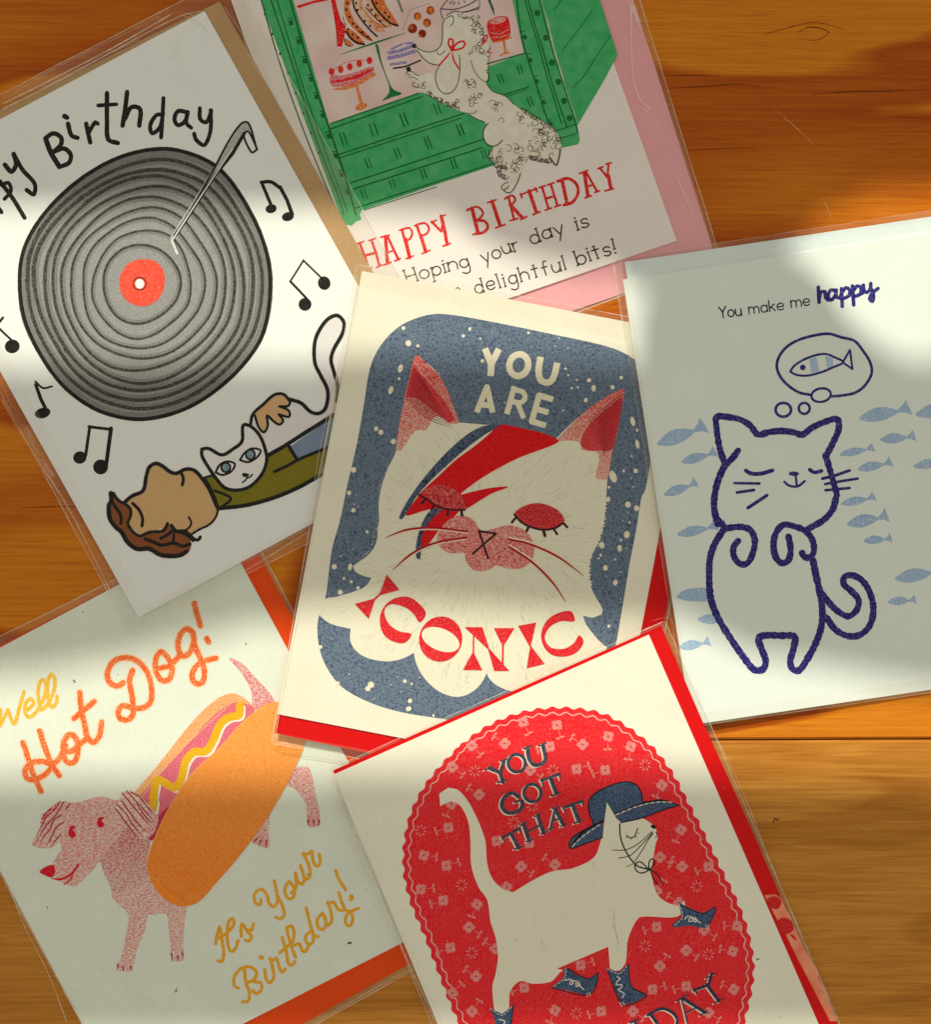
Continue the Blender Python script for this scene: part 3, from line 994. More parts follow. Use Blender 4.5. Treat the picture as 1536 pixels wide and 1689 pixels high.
bake.art('bow_print', RED, 8, [('L', 'K2:670,520 640,470 650,410 680,415 690,470 680,520', 20), ('L', 'K2:690,500 740,450 800,435 815,470 780,510 700,530', 20), ('e', 'K2:680,510', 26, 32), ('L', 'K2:665,545 620,600 540,690', 18, 'a'), ('L', 'K2:680,545 690,620 720,680 752,725', 18, 'a'),
    ('L', 'K2:1000,450 1010,400 1045,370 1050,400 1020,450 990,470', 14), ('f', 'K2:1045,535 1115,565 1045,560')])
# lettering
def strokes(fr, w, *ss):
    return [('l', fr + ':' + s, w) for s in ss]
bake.art('happy_lettering', ink((226, 30, 26), (240, 150, 130), 0.06), wm=1.3, layer=2, items=
    strokes('K5', 11, '75,492 108,575 122,632', '140,478 165,550 182,615', '98,562 165,545', '225,455 285,582', '345,575 325,500 305,425', '430,538 408,470 385,400', '465,378 516,430 528,380') +
    strokes('K5', 15, '215,458 226,602', '322,470 345,570', '405,450 432,540', '516,348 535,430 548,500') +
    strokes('K5', 7, '62,497 98,484', '125,480 160,468', '100,640 143,624', '165,626 196,610', '190,462 236,450', '205,612 246,596', '265,590 296,576', '222,545 265,532', '326,578 366,562', '412,550 456,532', '462,382 490,370', '510,350 538,342', '525,510 566,495', '290,425 320,415', '372,400 400,390') +
    [('L', 'K5:302,420 345,412 360,440 345,472 322,482', 9), ('L', 'K5:380,395 428,386 450,412 438,442 405,455', 9)])
bake.art('birthday_lettering', ink((222, 20, 22), (240, 150, 130), 0.06), wm=1.3, layer=2, items=
    strokes('K5', 15, '682,305 715,440', '790,268 834,398', '888,285 955,358', '990,212 1030,328', '1168,152 1196,285', '1288,112 1308,240', '1418,130 1432,200') +
    strokes('K5', 10, '880,245 908,362', '1060,190 1095,308', '1107,175 1143,290', '1298,112 1356,212', '1372,88 1412,138 1420,66', '1078,255 1125,240', '1302,190 1338,178') +
    strokes('K5', 8, '655,318 690,302', '688,448 722,434', '765,276 812,260', '810,412 860,393', '860,256 885,240', '888,373 930,360', '945,367 978,350', '945,232 1032,200', '1012,340 1050,324', '943,228 952,248', '1022,196 1034,216',
            '1046,194 1078,184', '1090,180 1125,168', '1078,316 1112,304', '1130,298 1160,288', '1262,118 1306,102', '1292,250 1325,238', '1345,220 1370,212', '1362,92 1388,82', '1405,68 1435,60', '1400,212 1446,200') +
    [('L', 'K5:660,312 712,298 742,330 722,362 697,370', 9), ('L', 'K5:697,372 750,375 768,408 742,436 705,442', 12), ('L', 'K5:862,250 900,237 916,262 890,290', 9), ('L', 'K5:1145,160 1200,145 1245,175 1254,225 1225,272 1178,288', 13)])
bake.art('message_lettering', (58, 46, 36), 3,
    word('Hoping', 'K5:338,712', 'K5:668,616', 2.85, 2.02, 0.7, .4) + word('your', 'K5:742,600', 'K5:940,528', 2.85, 2.08, 0.7, .4) + word('day', 'K5:1005,500', 'K5:1180,440', 2.9, 2.21, 0.7, .4) + word('is', 'K5:1252,422', 'K5:1315,402', 2.9, 2.34, 0.7, .4))
bake.art('message_lettering', (58, 46, 36), 3, word('delightful', 'K5:705,770', 'K5:1190,632', 2.9, 2.08, 0.6, .4, 2.0) + word('bits!', 'K5:1255,612', 'K5:1462,545', 3.0, 2.34, 0.6, .4) + [('L', 'K5:595,742 605,732 618,744', 5)])
bake.fold('Z3:340,0 350,300 380,400 430,440', 3, FOLD)
bake.fold('Z3:380,400 398,470', 3, FOLD)
bake.fold('Z3:520,690 555,780 595,860', 1.6, FOLD)
bake.fold('Z3:330,0 420,220 500,470 560,640 662,975', 2.4, FOLD_SOFT)
bake.rim([(fq[0]), fq[1], fq[2], fq[3]], 2.0, FOLD)

# ================================================================== hot dog card
fq = [(-168, 1132), (400, 852), (772, 1548), (226, 1858)]
hot = Card(PL['hot'], 'birthday card with a pink dog wearing a hot dog bun and orange script lettering', (280, 1330),
           [(-155, 1150), (367, 873), (721, 1526), (192, 1795)], [(-158, 1146), (397, 860), (762, 1541), (225, 1843)], fq, RECY, ORANGE)
OUT = (238, 236, 214)
def pink(p0, p1, d0, d1, col=(222, 84, 108)):
    return ink(col, OUT, 0.5, 2300, (p0, p1, d0, d1), soft=0.26, streak=(-50, 0.5))
dog = hot.art('dog_print', pink((60, 1330), (330, 1560),   .42, .62), 1, [
    ('F', 'K10:380,225 450,215 560,180 650,170 760,200 830,160 900,180 1000,330 1080,420 1040,520 1015,640 1030,800 1080,920 1180,1030 1320,1070 1312,1200 1300,1400 1312,1500 1290,1515 1205,1510 1195,1400 1180,1250 1160,1130 1060,1140 1012,1140 990,1250 930,1400 885,1580 870,1600 765,1585 800,1450 840,1250 850,1135 780,1060 720,1000 700,900 650,800 620,700 600,720 560,770 500,830 410,905 340,885 260,845 240,790 240,700 300,600 290,520 330,400')])
hot.art('dog_chest_shading', pink((220, 1380), (215, 1500), .22, .62, (206, 70, 96)), 2, [('F', 'K10:830,420 900,470 1000,510 1030,560 1000,650 1010,800 950,900 840,950 740,940 700,880 640,760 640,690 700,580 780,500')])
hot.art('dog_ear', pink((60, 1330), (110, 1400), .35, .70), 2, [('F', 'K10:60,560 100,470 135,390 150,310 190,275 280,212 370,215 395,260 340,380 300,500 250,570 210,590 120,590')])
hot.art('dog_ear_highlight', ink((236, 92, 104), OUT, .3, 1200), 3, [('F', 'K10:150,310 230,250 290,215 260,280 190,340 130,390')])
hot.art('dog_fur_lines', (168, 22, 44), 4, [('L', 'K10:' + s, 10, 'z') for s in (
    '320,215 280,280 240,340 180,400 130,480 90,550', '290,210 240,280 180,330 130,430 100,470', '375,225 340,270 320,290', '300,320 240,360 210,430 150,510 120,580', '325,375 260,420 220,500 170,580', '295,480 250,530 220,580', '220,270 170,310 140,360')])
hot.art('dog_face', (222, 12, 40), 5, [('F', 'K10:122,785 170,745 230,728 250,765 240,820 210,830 160,810'), ('L', 'K10:215,835 280,848 350,825 400,785 440,725', 18, 'a'), ('L', 'K10:400,780 380,840 325,888', 11, 'a'),
    ('F', 'K10:362,450 375,410 415,412 410,430 390,440 405,455 420,470 412,500 385,508 362,490'), ('F', 'K10:595,385 605,345 640,335 660,340 640,355 625,368 648,385 645,415 620,425 600,410')])
hot.art('dog_claws', (160, 40, 60), 5, [('L', 'K10:' + s, 14, 'z') for s in ('765,1545 758,1590', '808,1565 812,1600', '868,1560 880,1590', '1205,1455 1212,1520', '1255,1475 1265,1520', '1292,1450 1302,1490')])
hot.art('dog_tail', pink((380, 1090), (440, 1160), .30, .30), 1, [('F', 'Z9:1035,455 1090,475 1150,535 1225,620 1240,660 1150,700 1135,600 1090,520')])
hot.art('dog_leg', pink((500, 1260), (520, 1370), .45, .40), 1, [('F', 'Z10:1040,20 1100,-30 1150,-30 1178,80 1192,180 1148,188 1140,110 1100,50')])
hot.art('dog_leg', pink((430, 1300), (440, 1400), .6, .4), 1, [('F', 'Z10:960,150 1005,120 1000,200 1000,265 945,250 935,230')])
hot.art('dog_claws', (176, 30, 50), 4, [('L', 'Z10:' + s, 7, 'z') for s in ('1148,165 1150,185', '1168,165 1170,188', '1188,165 1188,186', '955,235 940,250', '972,240 962,262', '992,240 990,268')])
BUNB = ink((240, 146, 76), (244, 210, 160), .35, 2300, soft=.2)
hot.art('bun_back', BUNB, 6, [('F', 'Z9:590,1095 700,955 850,765 930,680 1000,628 1060,614 1110,640 1150,690 1100,740 900,900 700,1150 620,1160')])
hot.art('sausage_print', ink((224, 86, 110), (236, 150, 160), .3, 2300, soft=.26), 7, [('F', 'Z9:1150,690 1095,655 1040,662 950,730 850,840 750,950 640,1070 600,1130 K10:1000,220 1090,330 1080,420 1010,490 1040,530 Z9:780,1150 1000,900')])
hot.art('sausage_shade', ink((196, 30, 60), (220, 90, 100), .25, 1300), 8, [('F', 'K10:1010,495 1080,420 1100,330 1190,250 1180,330 1110,430 1045,530')])
hot.art('bun_edge', (244, 190, 140), 8, [('L', 'Z9:640,1085 760,930 900,790 1040,665', 3)])
mus = 'Z9:1085,668 1080,712 1035,722 995,755 965,825 930,875 875,880 838,925 820,995 790,1040 745,1018 712,1005 697,1055 690,1120 K10:1062,200 1052,275'
hot.art('mustard_highlight', (242, 238, 222), 9, [('L', ' '.join(('Z9:' if i == 0 else '') + '%.1f,%.1f' % ((x - 0) * 2.743 + 11, (y - 920) * 2.743 + 10) for i, (x, y) in enumerate(pts(mus))), 28)])
hot.art('mustard_print', ink((240, 176, 14), (246, 210, 80), .15, 900), 10, [('L', mus, 36)])
BUNF = ink((246, 124, 14), (250, 178, 96), .3, 2400, ((345, 1150), (310, 1430), .95, .05), soft=.34)
hot.art('bun_front', BUNF, 11, [('F', 'P:470,1158 450,1158 434,1164 401,1190 365,1230 310,1283 272,1345 250,1395 242,1426 251,1457 273,1484 301,1495 328,1487 354,1459 398,1408 443,1346 480,1280 504,1223 505,1190 500,1165')])
hot.art('bun_edge', (248, 178, 100), 12, [('L', 'P:434,1164 401,1190 365,1230 310,1283 272,1345 250,1395 242,1426', 1.3)])
hot.art('dog_ear', pink((200, 1310), (250, 1370), .66, .50), 13, [('F', 'K10:830,120 930,150 1010,230 1092,330 1080,420 1040,490 960,515 900,470 840,390 750,270 780,190')])
hot.art('dog_fur_lines', (168, 22, 44), 14, [('L', 'K10:' + s, 10, 'z') for s in (
    '800,140 860,210 900,260 960,330 1060,440', '840,125 900,190 990,290 1085,400', '790,200 850,280 900,350 960,420 1030,480', '760,235 840,320 880,390 950,470 980,510', '750,270 810,350 860,420 940,510', '870,130 940,170 1020,270 1080,340', '920,230 990,330 1080,420')])
HALO = ink((246, 196, 140), OUT, .5, 1500, soft=.25)
HOTINK = ink((240, 98, 36), (246, 176, 120), .22, 1300, soft=.16)
hd = ['K15:150,910 185,1010 215,1110 270,1232', 'K15:262,832 300,950 345,1060 392,1128', 'K15:350,1066 300,1120 235,1152 180,1148 165,1092 205,1045 280,1035 350,1050 400,1005 435,930',
      'K15:450,858 425,900 420,980 445,1040 490,1040 515,990 512,900 480,855 450,858', 'K15:430,965 480,965 540,910 575,885',
      'K15:530,575 540,690 562,790 580,870 620,908 660,865 676,772', 'K15:492,748 560,690 626,636',
      'K15:822,510 780,532 730,508 714,448 755,368 840,342 920,370 985,450 1010,560 1000,640 950,678 880,676 815,662 785,705 800,748 850,758 885,720 882,620 862,500 882,428',
      'K15:1110,330 1070,302 1038,350 1040,440 1080,496 1130,482 1145,400 1110,330', 'K15:1065,412 1130,395 1190,335',
      'K15:1285,175 1245,150 1200,190 1185,270 1215,332 1262,312 1290,240 1285,175', 'K15:1285,180 1300,270 1340,360 1362,440 1345,510 1300,512 1278,460 1308,400 1370,362 1438,346',
      'K15:1295,-20 1312,55 1336,132', 'K15:1378,215 1390,240']
hot.art('hot_dog_lettering_halo', HALO, 1, [('L', s, 54) for s in hd])
hot.art('hot_dog_lettering', HOTINK, 2, [('L', s, 36) for s in hd])
WELL = ink((240, 184, 46), (246, 216, 130), .2, 1200)
hot.art('well_lettering', WELL, 2, [('L', s, 25) for s in ('K15:-60,820 -30,700 0,690 -8,800 50,690', 'K15:48,690 92,785 125,680 158,568',
      'K15:170,700 220,650 205,615 170,645 165,710 195,740 245,700', 'K15:240,705 295,600 302,510 280,488 256,530 255,620 275,690 325,640', 'K15:310,665 358,560 362,480 338,455 315,510 318,610 345,675 375,640 378,600')])
hot.art('birthday_lettering', ink((240, 168, 20), (242, 202, 100), .15, 1200), 2, [('L', 'K14:' + s, 24) for s in (
    '70,800 80,730 100,672', '105,690 118,780 130,870 118,930 88,925', '75,765 150,720 205,655 200,612 170,630 155,720 165,820 190,858 222,825 236,775', '262,745 258,690 268,650 300,700 338,745 315,780 290,770', '295,690 335,700 352,650',
    '408,468 405,505 370,498 360,430 405,392 448,425 470,500 505,522 532,470 508,330', '530,440 565,510 582,580 555,612 515,600', '605,345 585,400 610,462 650,450 655,385 620,335', '635,420 670,380 665,270', '665,275 690,345 715,355 730,310 702,215', '712,240 745,320 775,290 760,200 722,125', '722,125 760,130 785,108 800,195 830,222 850,185 842,130',
    '285,985 295,1085 322,1165 312,1225 268,1232', '240,1128 208,1110 212,1040 265,980 330,972 375,1010 355,1065 310,1085', '350,1080 405,1090 412,1140 372,1170 345,1145', '435,990 450,1070 478,1090 505,1040 490,960', '475,905 500,990', '490,930 522,905 545,975 568,1012 590,985', '565,750 598,860 612,945 640,960 660,930', '548,865 635,795', '600,690 625,790 665,900', '600,680 635,665 655,720 640,800', '655,810 695,800 715,850 742,855 765,800',
    '780,705 745,735 742,780 775,805 800,765 790,700', '745,530 775,650 805,735 835,745', '865,572 828,620 838,680 878,692 892,630 870,575', '880,590 905,660 935,630 925,540 905,490', '910,500 950,490 985,545 1015,550', '988,418 1012,490 1035,545', '1035,545 1080,570 1092,620 1072,665 1042,650 1045,590 1085,555 1135,535', '965,252 985,310 1040,398')] +
    [('e', 'K14:410,900', 20, 19), ('e', 'K14:1082,455', 20, 26)])
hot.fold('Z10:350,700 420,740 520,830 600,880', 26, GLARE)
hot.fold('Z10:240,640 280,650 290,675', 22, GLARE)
hot.fold('Z10:260,780 330,850 350,924', 2, FOLD_SOFT)
hot.fold('K14:200,1396 340,1330 540,1215', 2.2, FOLD_SOFT)
hot.fold('Z10:20,380 90,560 180,740 250,924', 2.0, FOLD)
hot.fold('K14:790,1396 1100,1220 1400,1050 1536,985', 1.5, FOLD)
hot.rim(fq, 2.0, FOLD)

# ================================================================== turntable card
fq = [(-207, 262), (384, -42), (818, 742), (213, 1043)]
turn = Card(PL['turn'], 'birthday card with a big grey vinyl record above a person lying down with a cat', (240, 480),
            [(-181, 292), (337, 18), (742, 741), (228, 1019)], [(-170, 265), (362, 2), (770, 722), (240, 1000)], fq, WHITE, KRAFT)
BLK = ink((22, 19, 16), (70, 66, 58), 0.12, 2200, rough=.5, spec=.1)
GREY = ink((138, 135, 131), (168, 167, 164), .4, 1500, rough=.42, spec=.3, soft=.3, relief=.35)
outer = [(267, 242), (200, 255), (135, 290), (75, 345), (40, 400), (29, 450), (35, 520), (60, 580), (100, 637), (150, 675), (200, 692), (245, 694), (300, 680), (350, 652), (402, 605), (437, 550), (449, 467), (438, 400), (405, 330), (365, 277), (320, 252)]
cxr, cyr = 231.0, 468.0
outer = [(cxr + (x - cxr) * .985, cyr + (y - cyr) * .985) for x, y in outer]
def ring(t, seed):
    r2 = random.Random(seed)
    q = []
    A = [(r2.uniform(-1, 1), r2.uniform(0, 6.28)) for _ in range(3)]
    for x, y in outer:
        dx, dy = x - cxr, y - cyr
        d = math.hypot(dx, dy)
        a = math.atan2(dy, dx)
        r = 42 + (d - 42) * t
        r += (1 - t * .5) * (4.2 * A[0][0] * math.sin(2 * a + A[0][1]) + 3.4 * A[1][0] * math.sin(3 * a + A[1][1]) + 2.6 * A[2][0] * math.sin(5 * a + A[2][1]))
        q.append((cxr + dx / d * r, cyr + dy / d * r))
    return q
rec = turn.art('record_print', GREY, 1, [('F', outer)])
ts = [1.0, .91, .83, .745, .66, .565, .465, .36, .25, .13]
ws = [6.5, 6.0, 6.0, 5.6, 5.0, 4.6, 4.0, 3.8, 3.6, 4.2]
RINGI = ink((48, 44, 39), (104, 100, 92), .36, 2000, soft=.2, rough=.6)
RINGS = ink((112, 108, 103), (150, 148, 144), .5, 2200, soft=.3, rough=.6)
for k, (t, w) in enumerate(zip(ts, ws)):
    q = ring(t, 20 + k)
    if k == 0:
        q = outer
    turn.art('record_groove_shade', RINGS, 2, [('L', ring(t - .012, 20 + k) if k else ring(.975, 77), w * 2.1, 'c')], parent=rec)
    turn.art('record_groove', BLK if k == 0 else RINGI, 3, [('L', q, w, 'c')], parent=rec)
turn.art('record_label', ink((240, 78, 56), (244, 130, 110), .15), 4, [('F', 'Z1:600,1350 640,1300 710,1282 770,1295 808,1340 812,1410 790,1470 740,1508 690,1515 630,1490 595,1440 590,1390')], parent=rec)
turn.art('record_label', (60, 30, 24), 5, [('o', 'Z1:690,1404', 32, 31, 5)], parent=rec)
turn.art('spindle_hole', (244, 244, 236), 5, [('e', 'Z1:690,1404', 22, 24)], parent=rec)
turn.art('tonearm_print', ink((176, 172, 166), (205, 202, 196), .3), 6, [('f', 'Z1:1195,612 1225,605 1242,640 1205,665 880,1140 845,1200 840,1175')])
turn.art('tonearm_outline', BLK, 7, [('L', 'Z1:1268,742 1245,755 1205,668 1228,650 1272,738', 10), ('L', 'Z1:1270,738 1228,608 1195,610 1130,700 1040,870 930,1060 860,1165', 10), ('l', 'Z1:1208,660 1150,760 1060,870 950,1040 870,1160', 16)])
turn.art('stylus', ink((230, 230, 222), (200, 196, 190), .2), 8, [('l', 'Z1:1150,735 1000,960 850,1190', 7), ('l', 'Z1:850,1192 876,1255', 11)])
turn.art('birthday_lettering', BLK, wm=1.28, layer=1, items= [('L', 'Z1:' + s, w) for s, w in (
    ('225,690 250,755 292,825', 20), ('222,685 262,660 300,680 300,715 262,752', 18), ('262,752 315,735 348,765 340,805 292,826', 18), ('335,612 352,670 382,682', 18), ('425,612 435,660 445,705', 18), ('438,655 470,605 482,612', 16),
    ('528,460 528,600 535,690 582,708', 18), ('485,522 575,516', 15), ('628,455 618,540 605,622', 18), ('615,590 650,530 692,540 688,622', 18), ('805,570 775,568 742,620 752,660 790,630 806,560', 16), ('808,485 802,590 796,680', 16),
    ('925,555 880,550 862,590 880,620 915,600 928,555', 17), ('925,560 922,610 945,632', 16), ('988,535 990,590 1020,605 1045,550', 16), ('1042,545 1040,650 1010,718 970,692 960,662', 16), ('318,575 330,582', 20))])
turn.art('happy_lettering', BLK, wm=1.2, layer=1, items= [('L', 'Z1:' + s, w) for s, w in (
    ('22,815 55,850 78,812 66,762', 20), ('66,762 110,840 170,910 165,962 130,940', 18), ('-5,895 60,980 120,1078', 18), ('5,915 40,905 52,945 20,985', 16), ('-30,1000 5,1050', 18))])
def note(dots, lines, mat=BLK):
    turn.art('music_note', mat, 1, [('e', d[0], d[1], d[2], -15) for d in dots] + [('L' if len(l) > 2 else 'l', l[0], l[1]) for l in lines])
NOTE = BLK
note([('Z1:1341,1033', 28, 22), ('Z1:1424,1072', 30, 22)], [('Z1:1295,905 1318,960 1345,1025', 17), ('Z1:1292,902 1340,900 1385,930', 18, 1), ('Z1:1385,925 1420,990 1445,1060', 19)])
note([('Z2:404,1401', 31, 34), ('Z2:309,1506', 32, 32)], [('Z2:300,1288 390,1375', 9), ('Z2:302,1288 236,1392', 9), ('Z2:236,1392 318,1478', 12)], NOTE)
note([('Z4:203,586', 38, 25)], [('Z4:170,450 195,520 228,585', 17), ('Z4:168,435 205,466 248,458', 10, 1)])
note([('Z4:382,800', 32, 30), ('Z4:482,845', 36, 36)], [('Z4:430,650 410,790', 15), ('Z4:425,652 535,665', 15), ('Z4:532,660 508,840', 20)])
note([('Z4:57,266', 36, 33)], [('Z4:-20,165 20,205 75,255', 11), ('Z4:-5,150 12,128', 12)], NOTE)
# person asleep with a cat on the chest
turn.art('sweater_print', ink((128, 118, 26), (150, 140, 50), .1), 1, [('f', 'K7:80,1345 150,1340 300,1380 560,1190 720,1110 800,1220 1050,1110 990,1340 760,1450 500,1550 200,1590 150,1500')])
turn.art('jeans_print', ink((126, 142, 166), (150, 162, 180), .1), 2, [('f', 'K7:745,1108 1090,870 1040,1110 810,1210')])
turn.art('cat_body_print', ink((228, 222, 220), (236, 232, 230), .3), 3, [('F', 'K7:440,920 520,820 640,740 760,745 860,810 950,860 1010,830 1035,700 1010,600 940,480 925,320 960,200 1030,120 1110,95 1160,150 1130,270 1070,400 1075,500 1110,640 1090,850 900,990 700,1100 570,1180 520,1050')])
turn.art('cat_head_print', ink((236, 232, 230), (242, 240, 236), .3), 4, [('F', 'K7:60,1125 110,1130 220,1170 300,1130 370,1070 380,940 440,950 520,1040 560,1170 545,1300 440,1410 290,1445 200,1400 130,1310 70,1210')])
face = turn.art('face_print', ink((214, 172, 118), (222, 186, 140), .15), 2, [('F', 'K6:250,1110 330,1040 440,990 465,890 480,800 530,740 580,735 650,780 740,825 820,790 900,775 980,840 1060,950 1110,1070 1155,1150 1130,1250 1060,1310 980,1360 900,1400 820,1370 700,1330 560,1370 430,1410 330,1340 300,1290 310,1180')])
turn.art('hand_print', ink((216, 172, 122), (224, 188, 146), .15), 5, [('F', 'K7:465,850 530,790 620,725 690,720 745,760 735,795 660,800 740,840 735,880 660,870 690,910 660,940 600,910 560,870 560,960 540,1000 500,970 480,910')])
turn.art('hair_print', ink((140, 78, 42), (160, 96, 58), .15), 5, [('F', 'K6:130,1010 165,1020 240,1120 310,1160 320,1220 300,1300 400,1410 480,1390 600,1370 670,1310 700,1310 750,1370 830,1400 900,1480 890,1560 840,1600 700,1610 580,1590 480,1540 380,1540 290,1460 220,1350 130,1270 110,1120')])
turn.art('ink_outline', BLK, wm=1.2, layer=7, items=[('L', 'K6:' + s, w) for s, w in (
    ('255,1105 330,1040 440,985 470,850 500,760 560,725 620,745 700,805 760,820 850,780 930,790 1000,860 1080,980 1150,1140', 30), ('1165,1150 1140,1240 1080,1310 980,1360 900,1410', 18), ('810,820 828,870 818,930', 24), ('340,1108 400,1170 435,1250 430,1325', 24),
    ('1160,1160 1215,1130 1285,1060 1130,985', 22), ('130,1010 135,1090 112,1120 120,1250 180,1340 230,1380 290,1480 380,1545 500,1545 600,1600 700,1615 800,1605 860,1570', 36), ('155,1010 200,1075 310,1150 322,1220 295,1310 400,1420 500,1385 640,1370 675,1300', 24),
    ('150,1110 200,1180 230,1240 225,1300', 26), ('460,1450 540,1480 620,1510 740,1490 820,1520 890,1500', 28), ('610,1445 690,1400 720,1370', 26), ('740,1380 730,1480', 20), ('712,1320 760,1370 850,1380 930,1450 970,1460 990,1430', 26), ('880,1240 905,1300 860,1360 800,1370', 16), ('760,1380 850,1410 920,1470', 20))] +
    [('L', 'K7:' + s, w) for s, w in (
    ('60,1130 110,1125 215,1175 300,1130 370,1070 380,945 440,955 510,1030 555,1150 560,1230 520,1330 430,1420 330,1448 240,1430 180,1370 110,1270 60,1180 60,1130', 22), ('435,950 455,860 540,780 620,710 690,705 745,760', 20),
    ('745,745 830,775 900,840 960,855 1010,825 1035,740 1030,660 980,560 935,460 935,300 975,200 1040,120 1110,95 1160,150 1150,230 1080,360 1060,440 1085,540 1110,640 1105,760', 24),
    ('745,760 730,795 660,800', 16), ('665,800 735,835 735,880 655,860', 16), ('655,860 690,910 660,940 610,910 565,870 570,950 540,1000 500,960 470,870', 16),
    ('570,1180 700,1105 850,1010 1080,865', 26), ('735,1110 800,1215', 22), ('620,1305 720,1260 810,1210 1040,1115', 20), ('185,1590 400,1565 620,1505 800,1430 990,1325', 26), ('80,1350 150,1330', 14), ('80,1360 140,1470 180,1580', 24))] +
    [('L', 'K7:' + s, w) for s, w in (('165,1310 200,1250 260,1225 315,1245 290,1300 220,1330 165,1310', 14), ('355,1215 390,1160 450,1125 515,1140 490,1190 420,1230 355,1215', 14), ('375,1325 400,1320 405,1360 375,1388', 10), ('405,1355 435,1345 450,1325', 10), ('385,1335 415,1330', 18))] +
    [('o', 'K7:245,1272', 34, 36, 16), ('o', 'K7:435,1172', 34, 38, 16)])
turn.art('cat_iris', ink((112, 150, 160), (150, 180, 188), .2), 8, [('e', 'K7:245,1272', 24, 27), ('e', 'K7:435,1172', 24, 28)])
# creases in the sleeve
turn.fold('Z1:0,545 300,395 600,230 880,85 1000,50', 2.6, FOLD)
turn.fold('Z1:0,520 300,370 560,235 860,62', 3.2, FOLD)
turn.fold('Z1:0,500 250,350 500,225 800,75', 2.0, FOLD_SOFT)
turn.fold('Z1:200,440 450,310 700,190', 1.4, FOLD)
turn.fold('Z1:900,60 960,80 1010,130 1030,90', 2.0, FOLD)
for k in range(7):
    turn.fold('Z1:%d,%d %d,%d %d,%d' % (890 + k * 18, 72 + k * 8, 950 + k * 16, 95 + k * 13, 1030, 150 + k * 4), 1.2, FOLD)
turn.fold('Z1:905,155 870,230 870,300 890,340', 2.4, FOLD_SOFT)
turn.fold('Z1:1100,20 1160,110 1220,200 1290,350 1400,520 1536,760', 3.0, FOLD_SOFT)
turn.fold('Z1:1120,90 1100,150', 5.0, FOLD)
turn.fold('Z2:0,150 40,300 150,450 300,720', 4.0, FOLD_SOFT)
turn.fold('Z4:0,510 60,620 160,780 330,1050 480,1340 620,1640', 2.2, FOLD)
turn.fold('Z4:0,440 80,600 200,830 420,1180 560,1450', 1.4, FOLD_SOFT)
turn.fold('Z4:620,1640 900,1500 1200,1330 1491,1150', 2.0, FOLD)
turn.fold('Z4:670,1560 900,1445 1200,1290 1491,1130', 1.6, FOLD)
turn.fold('Z4:620,1635 660,1580', 3.0, FOLD)
turn.fold('K6:1130,1370 1200,1290 1290,1195', 1.6, FOLD_SOFT)
turn.fold('Z4:120,700 180,780', 4.0, FOLD_SOFT)
turn.rim(fq, 1.8, FOLD)

# ================================================================== iconic cat card
fq = [(588, 436), (1188, 552), (1045, 1330), (447, 1226)]
icon = Card(PL['icon'], 'cream card with a white cat face on speckled blue and red curved lettering', (800, 850),
            [(597, 447), (1150, 553), (1012, 1285), (457, 1178)], [(596, 472), (1180, 588), (1039, 1318), (453, 1209)], fq, CREAM, REDE)
CRM = (240, 234, 212)
BLUE = ink((88, 104, 128), (134, 148, 164), .34, 2300, dark=(72, 86, 108), soft=.28)
icon.art('blue_panel', BLUE, 1, [('F', 'Z5:280,1024 310,880 345,730 372,580 398,430 440,345 510,275 600,236 680,228 850,255 1080,302 1280,345 1360,372 1420,410 1460,480 1490,600 1475,780 1455,900 Z6:1440,0 1420,120 1395,250 1365,430 1335,590 1280,760 1180,890 1000,910 700,855 520,826 400,790 290,730 228,650 198,560 197,470 225,385 250,200')])
CAT = ink((238, 232, 208), (228, 221, 196), .08, 2300, relief=.2)
icon.art('cat_face_print', CAT, 2, [
   ('G', 'K11:528,132 700,270 830,540 880,680 1200,705 K12:90,385 420,520 620,330 800,190 985,105 960,250 930,450 890,600 860,760 845,960 830,1120 790,1270 730,1400 712,1500 735,1650 Z6:1290,430 1286,450 1252,462 1215,455 1225,485 1250,520 1280,555 1308,578 1230,700 1100,800 1000,770 950,748 915,738 880,720 855,697 845,675 830,705 805,735 765,760 720,766 670,750 625,717 590,672 572,632 565,598 520,620 470,630 420,626 370,610 336,582 320,548 322,505 270,494 240,483 215,466 195,442 187,412 200,410 230,388 265,383 300,373 330,364 370,348 390,330 402,308 380,305 355,295 336,281 332,264 355,247 385,226 410,196 424,160 425,120 K11:225,1500 222,1350 238,1235 262,1150 300,1050 350,950 372,880 395,700 430,520 480,300')])
FADE = (236, 228, 204)
icon.art('ear_print', ink((216, 38, 50), FADE, .3, 2300, ((1010, 670), (960, 790), .0, .6), soft=.3), 3, [('F', 'K12:985,105 900,132 800,190 700,262 620,335 540,415 470,498 560,500 635,512 655,570 700,580 775,592 792,645 780,700 770,790 850,800 870,740 890,600 930,450 960,250')])
icon.art('ear_print', ink((216, 38, 50), FADE, .3, 2300, ((690, 620), (662, 755), .0, .55), soft=.3), 3, [('F', 'K11:530,130 620,200 700,275 780,400 830,540 880,685 840,690 775,680 740,640 700,630 660,655 640,700 600,745 540,740 495,780 440,860 400,912 368,905 390,700 430,500 480,280')])
icon.art('inner_ear', ink((204, 14, 32), (222, 92, 92), .3, 2300, ((1010, 660), (985, 750), .1, .6), soft=.3), 4, [('F', 'K12:965,170 880,235 780,310 700,400 658,470 655,545 700,574 800,578 890,570 925,450 955,300')])
icon.art('inner_ear', ink((204, 14, 32), (222, 92, 92), .3, 2300, ((690, 610), (700, 690), .25, .45), soft=.3), 4, [('f', 'K11:505,215 600,320 760,500 850,655 800,680 720,628 640,560 520,470 440,480')])
fl = []
